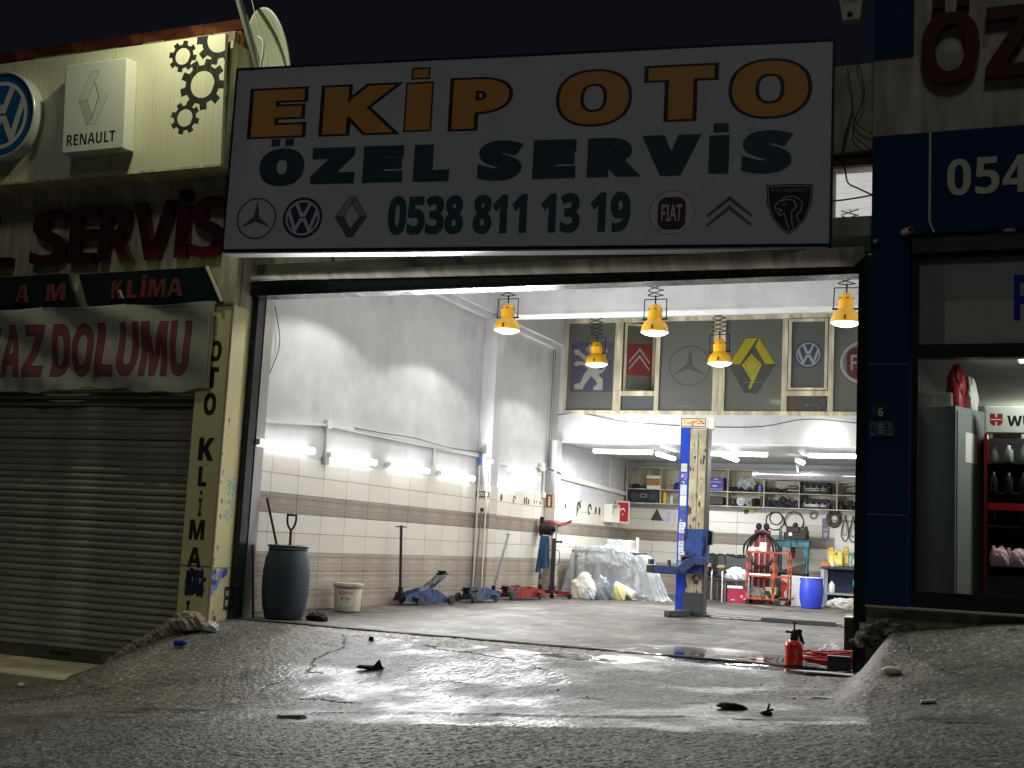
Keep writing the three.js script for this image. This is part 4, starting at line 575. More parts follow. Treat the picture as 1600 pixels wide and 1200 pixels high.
  const wl = thing('wall_lamp', 'small bright bulb lamp on the back wall of the parts shop', 'lamp', [9.15, 2.75, -4.3]); part(wl, 'bulb', S(.05), mat(0xffffff, .5, { emissive: 0xfff2d8, emissiveIntensity: 6 })); part(wl, 'socket', rod([0, 0, -.1], [0, 0, -.04], .03), chalk); const pt = new THREE.PointLight(new THREE.Color(1, .95, .82), 1.2); pt.castShadow = true; wl.add(pt);
}
// rubble under the plinth corner
solo('rubble_heap', [lump(.34, .17, .2, 55, .6, 0, 0, 0, 4, 3), lump(.14, .1, .14, 57, .7, -.2, 0, .1, 2, 3)], mat(0x7a766a, .98, { map: grimeTint, bumpMap: fineBump, bumpScale: .03 }), 'dark crumbled concrete rubble under the corner of the shop plinth', 'rubble', [7.66, .2, .1]);

// ---------- lamp arm, floodlight and satellite dish above the board ----------
{
  const zinc = mat(0xa9adad, .4, { metalness: .6, roughnessMap: metalRough });
  const arm = thing('lamp_arm', 'leaning galvanised pipe with a floodlight head rising behind the name board', 'street lamp', [.42, 6.15, .6]);
  part(arm, 'pipe', [rod([0, -.15, 0], [-.52, 1.55, .3], .045, 16), TB([[-.52, 1.55, .3], [-.6, 1.85, .42], [-.85, 1.98, .7], [-1.16, 1.98, .88]], .04, 16, 12)], zinc);
  part(arm, 'cable', [TB([[-.3, 1.5, .3], [-.18, 1.0, .22], [-.05, .62, .16], [-.02, .3, .12]], .006, 20), TB([[-.16, .8, .2], [-.08, .74, .2], [-.06, .6, .2], [-.1, .4, .18]], .014, 20, 8)], mat(0xd9d9d4, .5));
  part(arm, 'pipe_clamp', [B(.14, .03, .14, -.155, .36, .085)], zinc);
  const head = part(arm, 'floodlight', [RB(.34, .1, .22, -1.16, 1.92, .9, [-.35, 0, 0], .02)], mat(0x2e3234, .5));
  part(head, 'lamp_glass', put(new THREE.BoxGeometry(.28, .02, .17), -1.16, 1.864, .92, [-.35, 0, 0]), mat(0xffffff, .5, { emissive: 0xf4f7c4, emissiveIntensity: 8 }));
  const beam = new THREE.RectAreaLight(new THREE.Color(.97, 1, .68), 1000, .16, .1); beam.position.set(-1.16, 1.85, .926); beam.rotation.set(-Math.PI / 2 - .35, 0, 0); arm.add(beam);
  const dish = thing('satellite_dish', 'pale satellite dish with visible rim standing behind the top edge of the name board', 'satellite dish', [.17, 6.68, .42]);
  const d = L([[0, .16], [.2, .145], [.4, .1], [.55, .045], [.66, 0], [.685, -.01], [.69, .012], [.66, .03], [.5, .085], [.3, .15], [0, .185]], 64); d.scale(1, 1, 1.1); 
  part(dish, 'reflector', d.applyQuaternion(new THREE.Quaternion().setFromUnitVectors(V(0, -1, 0), V(-.55, -.3, .78).normalize())), mat(0xd2d6c2, .5, { metalness: .1 })); 
  part(dish, 'bracket', [S(.03, .02, .02, -.12), S(.03, .1, .03, -.1), B(.16, .04, .05, .05, -.02, -.1)], mat(0x55584c, .5));
  part(dish, 'mast', [rod([.06, -.55, -.26], [.06, .02, -.24], .03, 12)], zinc); 
  const fl = thing('flood_housing', 'pale wedge shaped outdoor unit with dark lens high beside the parts shop', 'camera', [7.2, 6.66, .14]); part(fl, 'body', EX([[-.12, .18], [.12, .18], [.09, -.12], [-.07, -.12]], .12, .01), mat(0xb6b4a8, .5)); part(fl, 'lens', S(.03, .0, -.07, .135, 1, 1, .5), mat(0x2a2623, .3)); part(fl, 'brand_strip', put(new THREE.PlaneGeometry(.18, .035), 0, .07, .132), mat(0xffffff, .6, { map: canvasTex(256, 48, (c, W, H) => { c.fillStyle = '#b0aea2'; c.fillRect(0, 0, W, H); fit(c, 'Plutone', 30, 8, 226, 40, { fill: '#2a2826' }); }) })); part(fl, 'arm', rod([0, .1, 0], [0, .1, -.16], .03), darkSteel);
}

// ---------- lamps ----------
function batten(label, pos, turn, len, down, power, group) {   // slim glowing batten; its face looks along local +z, or down
  const t = thing('batten_lamp', label, 'lamp', pos, turn, group);
  const k = down ? Math.PI / 2 : 0.12, body = part(t, 'housing', B(len, .07, .03, 0, 0, 0, [k, 0, 0]), chalk);
  part(t, 'diffuser', [C(.045, .045, len - .05, 0, 0, 0, [0, 0, Math.PI / 2], 16)].map(g => put(g, 0, down ? -.03 : -.004, down ? 0 : .03)), mat(0xffffff, .5, { emissive: 0xfbfeff, emissiveIntensity: down ? 11 : 4.5 }));
  part(t, 'end_cap', [B(.025, .075, .075, -len / 2, down ? -.02 : 0, down ? 0 : .02)], chalk); part(t, 'end_cap', [B(.025, .075, .075, len / 2, down ? -.02 : 0, down ? 0 : .02)], chalk);
  const l = new THREE.RectAreaLight(new THREE.Color(.97, .985, 1), power, len - .06, .06);
  if (down) { l.position.set(0, -.082, 0); l.rotation.x = -Math.PI / 2; } else { l.position.set(0, .012, .082); l.rotation.set(-.2, Math.PI, 0); }
  t.add(l); return t;
}
const WALLG = 'batten lamps above the side wall tiles', names = ['nearest the door jamb', 'second from the door jamb', 'third from the door jamb', 'just before the first pilaster', 'just past the first pilaster', 'set higher before the second pilaster'];
[[-.8, 2.1, 1.28], [-2.49, 2.08, 1.28], [-4.19, 2.085, 1.28], [-5.9, 2.08, 1.3], [-7.98, 2.045, 1.1], [-8.88, 2.28, 1.3]].forEach(([z, y, l], i) => batten(`glowing white batten lamp above the wall tiles, ${names[i]}`, [.03, y, z], Math.PI / 2, l, false, 260, WALLG));
[[1.3, 2.98, -10.9, 0, 1.25, 'across the slab edge above the draped bench'], [3.62, 2.98, -10.9, 0, 1.15, 'across the slab edge behind the lift column'], [5.6, 2.98, -10.9, 0, 1.3, 'across the slab edge by the round duct'], [1.88, 2.99, -11.95, Math.PI / 2, 1.25, 'running back above the speaker box'], [3.22, 2.99, -11.95, Math.PI / 2, 1.25, 'running back beside the lift column'], [4.5, 2.99, -12.6, Math.PI / 2, .7, 'short, beside the round duct']].forEach(([x, y, z, t, l, w]) => batten(`glowing white batten lamp under the mezzanine, ${w}`, [x, y, z], t, l, true, 150, 'batten lamps under the mezzanine'));

const lampYellow = phys(0xffbe12, .32, { clearcoat: .5, clearcoatRoughness: .1 });
function pendant(x, y, z, coils, label) {   // y: rim of the shade
  const t = thing('pendant_lamp', label, 'lamp', [x, y, z], 0, 'yellow pendant lamps on scissor arms');
  part(t, 'shade', L([[.2, 0], [.205, .004], [.2, .05], [.185, .1], [.155, .15], [.12, .185], [.105, .2], [.1, .205], [.098, .2], [.11, .18], [.148, .145], [.178, .095], [.193, .05], [.196, .005], [.2, 0]], 40), lampYellow);
  const h = part(t, 'housing', L([[.105, .2], [.108, .21], [.105, .3], [.112, .305], [.112, .32], [.1, .33], [.092, .37], [.07, .41], [.03, .43], [0, .435]], 32), lampYellow);
  part(h, 'vent_slot', [0, 1, 2, 3, 4, 5].map(k => B(.03, .012, .01, Math.sin(k * 1.047 + .3) * .108, .345, Math.cos(k * 1.047 + .3) * .1, [0, k * 1.047 + .3, 0])), blackIron);
  part(t, 'lens', L([[0, -.055], [.08, -.048], [.15, -.028], [.198, 0], [.195, .006], [0, .006]], 36), mat(0xffffff, .4, { emissive: 0xfffbf0, emissiveIntensity: 4 }));
  part(t, 'bracket', [rod([-.17, .2, 0], [-.17, .5, 0], .008), rod([.17, .2, 0], [.17, .5, 0], .008), rod([-.17, .5, 0], [.17, .5, 0], .008), rod([-.19, .2, 0], [-.1, .2, 0], .014), rod([.1, .2, 0], [.19, .2, 0], .014), rod([0, .43, 0], [0, .56, 0], .012)], blackIron);
  part(t, 'clip', [B(.02, .06, .02, .02, .055, .2, [-.3, 0, 0])], blackIron);
  const g = [], y0 = .56, top = 5.88 - y, n = coils, s = .075; for (let k = 0; k < n; k++) { const a = y0 + s * k, b = a + s; for (const q of [-1, 1]) { g.push(bar([-.12 * q, a + .006 * q, .006 * q], [.12 * q, b + .006 * q, .006 * q], .014, .006)); } }
  g.push(bar([-.12, y0, 0], [0, y0 - .02, 0], .014, .006), bar([.12, y0, 0], [0, y0 - .02, 0], .014, .006));
  part(t, 'scissor_arm', g, blackIron); part(t, 'drop_rod', [rod([0, y0 + s * n, 0], [0, top, 0], .012)], blackIron);
  const l = new THREE.SpotLight(new THREE.Color(1, .985, .95), 4.6, 0, 1.255, .12); l.position.set(0, -.045, 0); l.target.position.set(0, -3, 0); l.castShadow = true; l.shadow.radius = 1.6; t.add(l, l.target);
  t.rotation.z = (hash(Math.round(x * 10), Math.round(z * 10), 7) - .5) * .08; return t;
}
pendant(1.34, 4.3, -4.72, 14, 'yellow bell pendant lamp hanging close before the first pilaster'); pendant(3.76, 4.2, -4.62, 15, 'yellow bell pendant lamp in front of the pane with the star ring'); pendant(6.5, 4.28, -4.62, 14, 'yellow bell pendant lamp half hidden by the far door jamb');
pendant(1.49, 4.35, -8.55, 11, 'yellow bell pendant lamp in front of the lion pane'); pendant(3.98, 4.22, -7.75, 11, 'yellow bell pendant lamp beside the yellow diamond pane');
pendant(1.36, 4.4, -1.4, 12, 'yellow bell pendant lamp just inside the lintel near the side wall'); pendant(3.8, 4.4, -1.4, 12, 'yellow bell pendant lamp just inside the middle of the lintel'); pendant(6.4, 4.4, -1.4, 12, 'yellow bell pendant lamp just inside the lintel by the far jamb');
for (const [x, w] of [[1.7, 'over the draped bench'], [5.4, 'over the workbench end']]) {
  const b = thing('bulb_lamp', `round glowing bulb on the mezzanine slab edge ${w}`, 'lamp', [x, 3.17, -10.26], 0, 'bulbs on the slab edge');
  part(b, 'bulb', S(.075, 0, 0, .06), mat(0xffffff, .4, { emissive: 0xfffbe8, emissiveIntensity: 14 })); part(b, 'socket', rod([0, 0, -.03], [0, 0, .0], .035), chalk);
  const l = new THREE.PointLight(new THREE.Color(1, .98, .9), .5); l.position.set(0, 0, .06); l.castShadow = true; b.add(l);
}

// ---------- cables, conduits and small fittings on the side wall ----------
const trunk = mat(0xd5d5d2, .5);
function fitting(name, label, cat, pos, list) { const t = thing(name, label, cat, pos); for (const [n, g, m] of list) part(t, n, g, m); return t; }
fitting('cable_trunking', 'pale grey cable trunking along the side wall above the batten lamps', 'conduit', [0, 0, 0], [['trunk', [bar([.02, 2.36, -.1], [.02, 2.49, -1.8], .03, .04), bar([.02, 2.49, -1.8], [.02, 2.49, -6.82], .03, .05)], trunk], ['junction_box', RB(.06, .12, .1, .03, 2.5, -1.81, null, .008), trunk], ['drop', [BX(.005, .03, 2.0, 2.45, -1.83, -1.79)], trunk], ['switch_box', RB(.06, .1, .12, .03, 2.0, -1.8, null, .008), mat(0xa9a9a6, .5)], ['drop', [BX(.005, .03, 2.2, 2.47, -5.1, -5.06)], trunk], ['cable', TB([[.05, 2.52, -2.5], [.06, 2.53, -3.4], [.07, 2.55, -4.3], [.06, 2.52, -5.4], [.05, 2.55, -6.7]], .008, 40), blackPlastic], ['cable', TB([[.02, 3.85, -.35], [.03, 3.4, -.5], [.02, 3.0, -.35], [.02, 2.6, -.12]], .006, 24), blackPlastic]]);
fitting('pilaster_conduit', 'thin white pipe running down the first pilaster with a blue joint', 'conduit', [0, 0, 0], [['pipe', [rod([.05, .25, -6.79], [.05, 2.5, -6.79], .018, 10)], trunk], ['joint', [C(.03, .03, .18, .05, 2.42, -6.79)], mat(0x4466a8, .5)], ['valve', B(.1, .1, .06, .1, 2.58, -6.79), alu], ['pipe', [rod([.21, .1, -6.79], [.21, 2.4, -6.79], .012, 10)], chalk], ['collar', [B(.16, .06, .06, .22, 2.4, -6.8)], chalk]]);
fitting('wall_conduit', 'white conduit and boxes along the wall past the first pilaster', 'conduit', [0, 0, 0], [['trunk', [bar([.02, 2.42, -7.2], [.02, 2.44, -8.1], .03, .03), bar([.02, 2.44, -7.65], [.02, 2.1, -7.65], .03, .03), bar([.02, 2.5, -9.6], [.02, 2.5, -10.05], .03, .03)], trunk], ['junction_box', [RB(.07, .16, .14, .035, 2.52, -9.75, null, .01), RB(.06, .1, .1, .03, 1.98, -9.9, null, .01)], chalk], ['drop', [BX(.005, .03, 2.0, 2.5, -9.93, -9.89)], trunk], ['riser', [rod([.05, 2.55, -10.03], [.05, 4.9, -10.03], .012), rod([.09, 2.55, -10.03], [.09, 4.9, -10.03], .01)], mat(0x77777a, .5)], ['cable', [TB([[.08, 2.5, -9.95], [.22, 2.45, -10.2], [.1, 2.42, -10.6]], .014, 20)], mat(0x55565a, .6)]]);
fitting('back_trunking', 'broad white cable trunking under the mezzanine running to the back corner', 'conduit', [0, 0, 0], [['trunk', [bar([.03, 2.42, -10.5], [.03, 2.3, -15.3], .06, .09)], chalk], ['riser', [BX(0, .03, 2.3, 3.05, -15.2, -15.16), BX(0, .02, 2.35, 3.05, -14.0, -13.97)], chalk]]);
const darkInk = mat(0x33343a, .6);
{ // row of small dark emblem stickers on the top tiles
  const ks = ['small dark ring sticker', 'small dark swirl sticker', 'dark lettered sticker', 'tiny dark dot sticker', 'tiny dark drop sticker', 'tiny dark square sticker', 'dark wheel sticker', 'pale grey loop sticker', 'small dark hook sticker', 'large dark slashed figure sticker', 'dark oval sticker', 'dark double drop sticker', 'dark kidney sticker', 'dark figure eight sticker'];
  [[-7.9, .07], [-8.5, .07], [-9.1, .16], [-9.5, .03], [-9.62, .035], [-9.8, .04], [-10.55, .08], [-10.72, .06], [-11.2, .06], [-12.0, .17], [-12.7, .13], [-13.1, .1], [-13.35, .1], [-13.75, .12]].forEach(([z, r], i) => {
    const a = [C(r, r, .004, .009, 1.83 - .004 * i, z, [0, 0, Math.PI / 2], 14)]; a[0].applyMatrix4(new THREE.Matrix4()); const g = i % 3 === 1 || i === 7 ? [put(new THREE.TorusGeometry(r * .75, r * .22, 6, 16, 4.6), 0, 0, 0, [0, Math.PI / 2, 0]).scale(.2, 1, 1).translate(.01, 1.83, z)] : i === 9 ? [B(.004, .03, .44, .01, 1.83, z, [.9, 0, 0]), put(new THREE.TorusGeometry(.1, .035, 6, 16, 4.2), 0, 0, 0, [0, Math.PI / 2, 0]).scale(.1, 1, 1).translate(.011, 1.83, z)] : i === 2 ? [B(.004, .1, .05, .01, 1.82, z - .1), B(.004, .14, .04, .01, 1.83, z), B(.004, .11, .06, .01, 1.83, z + .1)] : [C(r * .9, r * .9, .004, 0, 0, 0, [0, 0, Math.PI / 2], i % 2 ? 5 : 12).scale(1, 1, .7).translate(.01, 1.83, z)];
    solo('wall_sticker', g, darkInk, ks[i] + ' on the top tile course of the side wall', 'sticker', [0, 0, 0], 0, 'stickers on the side wall tiles');
  });
  solo('number_plate', [put(new THREE.BoxGeometry(.24, .1, .006), 0, 0, 0)], mat(0xffffff, .5, { map: canvasTex(128, 54, (g, w, h) => { g.fillStyle = '#2e3733'; g.fillRect(0, 0, w, h); fit(g, 'IVECO', 8, 10, w - 8, h - 10, { fill: '#c9d0c2', fat: 10 }); }) }), 'small dark plate with pale capitals on the first pilaster tiles', 'plate', [.13, 1.83, -6.795]);
  const fx = solo('extinguisher_sign', [put(new THREE.BoxGeometry(.14, .26, .006), 0, 0, 0)], mat(0xffffff, .5, { map: canvasTex(64, 120, (g, w, h) => { g.fillStyle = '#c98a3a'; g.fillRect(0, 0, w, h); g.fillStyle = '#6d3a1d'; g.fillRect(5, 6, w - 10, h - 12); g.fillStyle = '#f0e6c8'; g.beginPath(); g.roundRect(24, 40, 20, 66, 6); g.fill(); g.fillRect(20, 22, 26, 14); }) }), 'orange and brown extinguisher sign on the second pilaster', 'sign', [.1, 1.88, -10.04]);
}
{
  const c = thing('wall_cabinet', 'small white open wall cabinet with a red mark beside the flag', 'cabinet', [.012, 1.6, -13.9]); part(c, 'back', BX(0, .01, 0, .4, -.27, .27), chalk); for (const g of [BX(.01, .2, 0, .02, -.27, .27), BX(.01, .2, .38, .4, -.27, .27), BX(.01, .2, .02, .38, -.27, -.25), BX(.01, .2, .02, .38, .25, .27)]) part(c, 'panel', g, chalk); part(c, 'red_label', BX(.02, .1, .2, .3, -.1, .1), mat(0xb5333a, .5));
  solo('flag', [put(new THREE.BoxGeometry(.34, .5, .006), 0, 0, 0)], mat(0xffffff, .7, { map: canvasTex(136, 200, (g, w, h) => { g.fillStyle = '#d9d6d0'; g.fillRect(0, 0, w, h); g.fillStyle = '#b3141f'; g.fillRect(14, 12, w - 28, h - 24); disc(g, 66, 88, 24, '#eee8e2'); disc(g, 66, 96, 20, '#b3141f'); disc(g, 66, 122, 7, '#eee8e2'); }) }), 'hanging red flag with white crescent beside the small wall cabinet', 'flag', [.16, 1.86, -14.55], .75);
}

// ---------- things by the side wall ----------
const plasticDark = mat(0x33404a, .5, { bumpMap: fineBump, bumpScale: .003 });
{
  const b = thing('dark_barrel', 'dark slate blue plastic barrel standing inside the door by the tiled wall', 'barrel', [.44, -.05, -.42]);
  part(b, 'body', L([[0, 0], [.215, 0], [.23, .02], [.262, .14], [.285, .3], [.29, .46], [.285, .6], [.265, .74], [.235, .84], [.225, .865], [.21, .87], [.2, .85], [.2, .3], [0, .28]], 48), plasticDark);
  part(b, 'rim', [put(new THREE.TorusGeometry(.238, .018, 8, 48), 0, .885, 0, [Math.PI / 2, 0, 0]), put(new THREE.TorusGeometry(.232, .012, 8, 48), 0, .85, 0, [Math.PI / 2, 0, 0])], mat(0x23292e, .45));
  const s = thing('shovel', 'shovel with dark D grip handle standing in the dark barrel', 'shovel', [.46, .24, -.44]); part(s, 'shaft', rod([0, 0, 0], [0, .8, .02], .018, 10), mat(0x4b4440, .6)); part(s, 'grip', [TB([[0, .79, .02], [-.05, .86, .02], [-.055, .98, .02], [.055, .98, .02], [.05, .86, .02], [0, .79, .02]], .014, 30, 8), rod([-.07, .985, .02], [.07, .985, .02], .018, 10)], blackPlastic);
  solo('broom_handle', [rod([0, 0, 0], [-.32, 1.18, .12], .016, 10)], mat(0x2c2622, .6), 'dark stick leaning out of the dark barrel against the wall', 'stick', [.42, .24, -.5]);
  solo('wooden_stick', [rod([0, 0, 0], [-.1, .88, -.02], .015, 10)], mat(0x5f4334, .7, { map: wornTint }), 'brown wooden stick leaning on the guide rail beside the dark barrel', 'stick', [.155, -.048, -.2]);
  solo('dirty_rag', [lump(.13, .07, .09, 13, .6, 0, 0, 0, 2, 3), lump(.06, .06, .06, 15, .5, -.1, .0, .02, 1)], mat(0x2b2826, .9), 'crumpled black rag on the floor at the foot of the dark barrel', 'rag', [.87, -.052, -.55]);
  const k = thing('paint_bucket', 'white plaster bucket with grey and orange print by the tiled wall', 'bucket', [.32, -.012, -2.15], .35);
  part(k, 'body', L([[0, 0], [.165, 0], [.172, .01], [.195, .34], [.0, .34]], 40), mat(0xdad6c8, .55, { map: grimeTint })); part(k, 'lid', L([[.205, .325], [.212, .33], [.212, .372], [.2, .38], [.19, .37], [0, .365]], 40), mat(0xd3cfc2, .5, { map: grimeTint }));
  const lab = new THREE.CylinderGeometry(.1935, .179, .22, 24, 1, true, -.62, 1.24); part(k, 'printed_label', put(lab, 0, .19, 0), mat(0xffffff, .6, { map: canvasTex(512, 460, (g, w, h) => { g.fillStyle = '#d8d4c6'; g.fillRect(0, 0, w, h); fit(g, 'ALP', 30, 60, 240, 150, { fill: '#4a4a48' }); fit(g, 'KiM', 250, 60, 480, 150, { fill: '#d8601f' }); fit(g, 'HP 350', 90, 230, 400, 310, { fill: '#55544e' }); speck(g, w, h, 300, 3, ['#6f6d66', '#b8b4a8'], .5, 10); g.fillStyle = '#77756c'; for (let i = 0; i < 7; i++) g.fillRect(90 + i * 45, 350, 34, 14); }) }));
}
function floorJack(name, label, color, a, b, raised, handle) {   // a: handle end, b: saddle end on the floor
  const len = Math.hypot(b[0] - a[0], b[1] - a[1]), t = thing(name, label, 'jack', [a[0], floorY(a[1]) + .006, a[1]], Math.atan2(-(b[1] - a[1]), b[0] - a[0]), 'floor jacks by the side wall'), k = len / 1.0, m = mat(color, .45, { map: wornTint });
  const side = [[0, .06], [.16, .05], [.85, .03], [.88, .06], [.86, .1], [.62, .23], [.45, .24], [.06, .15]].map(p => [p[0] * k, p[1]]);
  for (const s of [-1, 1]) part(t, 'side_plate', EX(side, .012, .003, 0, 0, s * .12 - .006), m);
  part(t, 'cross_bar', [rod([.05 * k, .1, -.12], [.05 * k, .1, .12], .02), rod([.5 * k, .15, -.12], [.5 * k, .15, .12], .02), B(.3 * k, .06, .2, .25 * k, .09, 0)], greasy);
  const tip = raised ? [.84 * k, .45] : [.9 * k, .17]; part(t, 'lift_arm', [bar([.42 * k, .16, -.055], [tip[0], tip[1], -.055], .07, .02), bar([.42 * k, .16, .055], [tip[0], tip[1], .055], .07, .02), bar([.42 * k, .19, 0], [tip[0], tip[1] + .02, 0], .02, .1)], mat(0x8d9094, .4, { metalness: .5, map: wornTint })); part(t, 'saddle', [C(.075, .06, .035, tip[0], tip[1] + .045, 0, null, 16), B(.14, .02, .14, tip[0], tip[1] + .015, 0)], blackIron);
  const wheel = (x, y, z, r, w) => { const o = part(t, 'wheel', [C(r, r, w, x, y, z, [Math.PI / 2, 0, 0], 20), C(r * .5, r * .5, w + .01, x, y, z, [Math.PI / 2, 0, 0], 12)], mat(0x3a3a3a, .6)); };
  for (const s of [-1, 1]) { wheel(.9 * k, .075, s * .155, .07, .045); wheel(.22 * k, .055, s * .17, .05, .035); part(t, 'caster_fork', [B(.16, .015, .07, .2 * k, .115, s * .165)], m); }
  part(t, 'front_axle', [rod([.9 * k, .075, -.15], [.9 * k, .075, .15], .014)], greasy); part(t, 'handle_yoke', [B(.08, .12, .12, .02, .12, 0), C(.035, .035, .12, .02, .2, 0)], greasy);
  if (handle) part(t, 'handle', [rod([.02, .2, 0], handle, .022, 12), rod([handle[0] - .12, handle[1] - .02, handle[2]], [handle[0] + .12, handle[1] - .02, handle[2]], .009)], handle[3] || mat(0x2a2026, .45));
  return t;
}
floorJack('floor_jack', 'blue floor jack with raised grey arm and upright dark handle', 0x4a6294, [.2, -3.85], [.46, -5.0], true, [-.05, 1.17, 0]);
floorJack('floor_jack', 'small low blue floor jack with slanted grey handle', 0x566a96, [.52, -6.62], [.42, -5.62], false, [-.22, 1.15, -.1, mat(0x86888a, .4, { metalness: .5 })]);
floorJack('floor_jack', 'faded red floor jack lying flat along the wall', 0xb0382c, [.52, -8.75], [.33, -7.35], false, null);
fitting('red_tipped_pole', 'thin grey pole with red foot leaning on the first pilaster', 'pole', [.14, floorY(-6.6), -6.62], [['pole', rod([0, .02, 0], [.03, 1.55, -.1], .014), alu], ['foot', C(.02, .02, .16, .002, .1, -.006), mat(0xb3261e, .5)], ['hook', B(.05, .06, .03, .03, 1.53, -.1), blackIron]]);
{
  const y = .032, s = thing('gearbox_stand', 'red wheeled gearbox stand with black column and red top arms', 'stand', [.42, y, -9.45], .18), red = mat(0xb01f26, .4, { map: wornTint });
  part(s, 'base', [bar([-.26, .12, .05], [.42, .11, .05], .06, .05), bar([.1, .12, -.2], [.1, .12, .25], .06, .05), bar([-.26, .12, -.2], [-.26, .12, .25], .05, .05)], red); part(s, 'column', [B(.075, 1.0, .075, .06, .62, .05), B(.12, .1, .12, .06, .18, .05)], mat(0x23272e, .45)); part(s, 'ram', rod([.09, 1.1, .05], [.09, 1.42, .05], .016, 12), galv); part(s, 'crank', [rod([.08, 1.06, .05], [.19, 1.06, .05], .018), C(.025, .025, .03, .2, 1.06, .05, [0, 0, Math.PI / 2])], blackIron); part(s, 'side_handle', TB([[.06, .9, .06], [.15, .9, .06], [.17, .85, .06], [.17, .68, .06], [.15, .64, .06], [-.02, .64, .06], [-.04, .68, .06], [-.04, .87, .06], [.0, .9, .06], [.06, .9, .06]], .008, 40), blackIron);
  part(s, 'top_arm', [bar([-.08, 1.44, .02], [.14, 1.36, .05], .05, .03), bar([.14, 1.36, .05], [.36, 1.45, .02], .05, .03), bar([-.04, 1.42, -.1], [.1, 1.37, .05], .04, .03), bar([.34, 1.43, .02], [.37, 1.48, .02], .03, .03)], red);
  for (const [x, z] of [[.4, .05], [.1, .24], [-.26, .24], [-.26, -.2]]) part(s, 'caster', [C(.045, .045, .03, x, .045, z, [Math.PI / 2, 0, 0], 16), B(.04, .05, .04, x, .08, z)], blackIron);
  const m = thing('belt_grinder', 'dark electric motor on a slim grey post with blue cloth', 'machine', [.2, y, -9.72], .1); part(m, 'motor', [C(.13, .13, .24, .0, 1.3, 0, [0, 0, Math.PI / 2], 20), B(.06, .36, .1, -.1, 1.34, 0), C(.05, .06, .1, .16, 1.3, 0, [0, 0, Math.PI / 2], 12)], greasy); part(m, 'post', [bar([0, 1.2, 0], [-.1, .02, .06], .05, .03)], alu); part(m, 'collar', B(.12, .06, .12, 0, 1.15, 0), chalk); part(m, 'foot_plate', B(.24, .02, .24, -.1, .01, .06), greasy);
  const g = new THREE.PlaneGeometry(.24, .62, 16, 24), p = g.attributes.position; for (let i = 0; i < p.count; i++) { const x = p.getX(i), t = p.getY(i) / .62 + .5; p.setXYZ(i, x * (.7 + .4 * (1 - t)) - (1 - t) * .02, p.getY(i) - (x < -.03 ? .08 * (1 - t) : 0), .03 * Math.sin(x * 40) * (1.2 - t)); } g.computeVertexNormals();
  solo('blue_cloth', [g], mat(0x2f5578, .85, { side: THREE.DoubleSide }), 'blue work cloth hung over the slim grey motor post', 'cloth', [.21, .88, -9.62], .2);
}
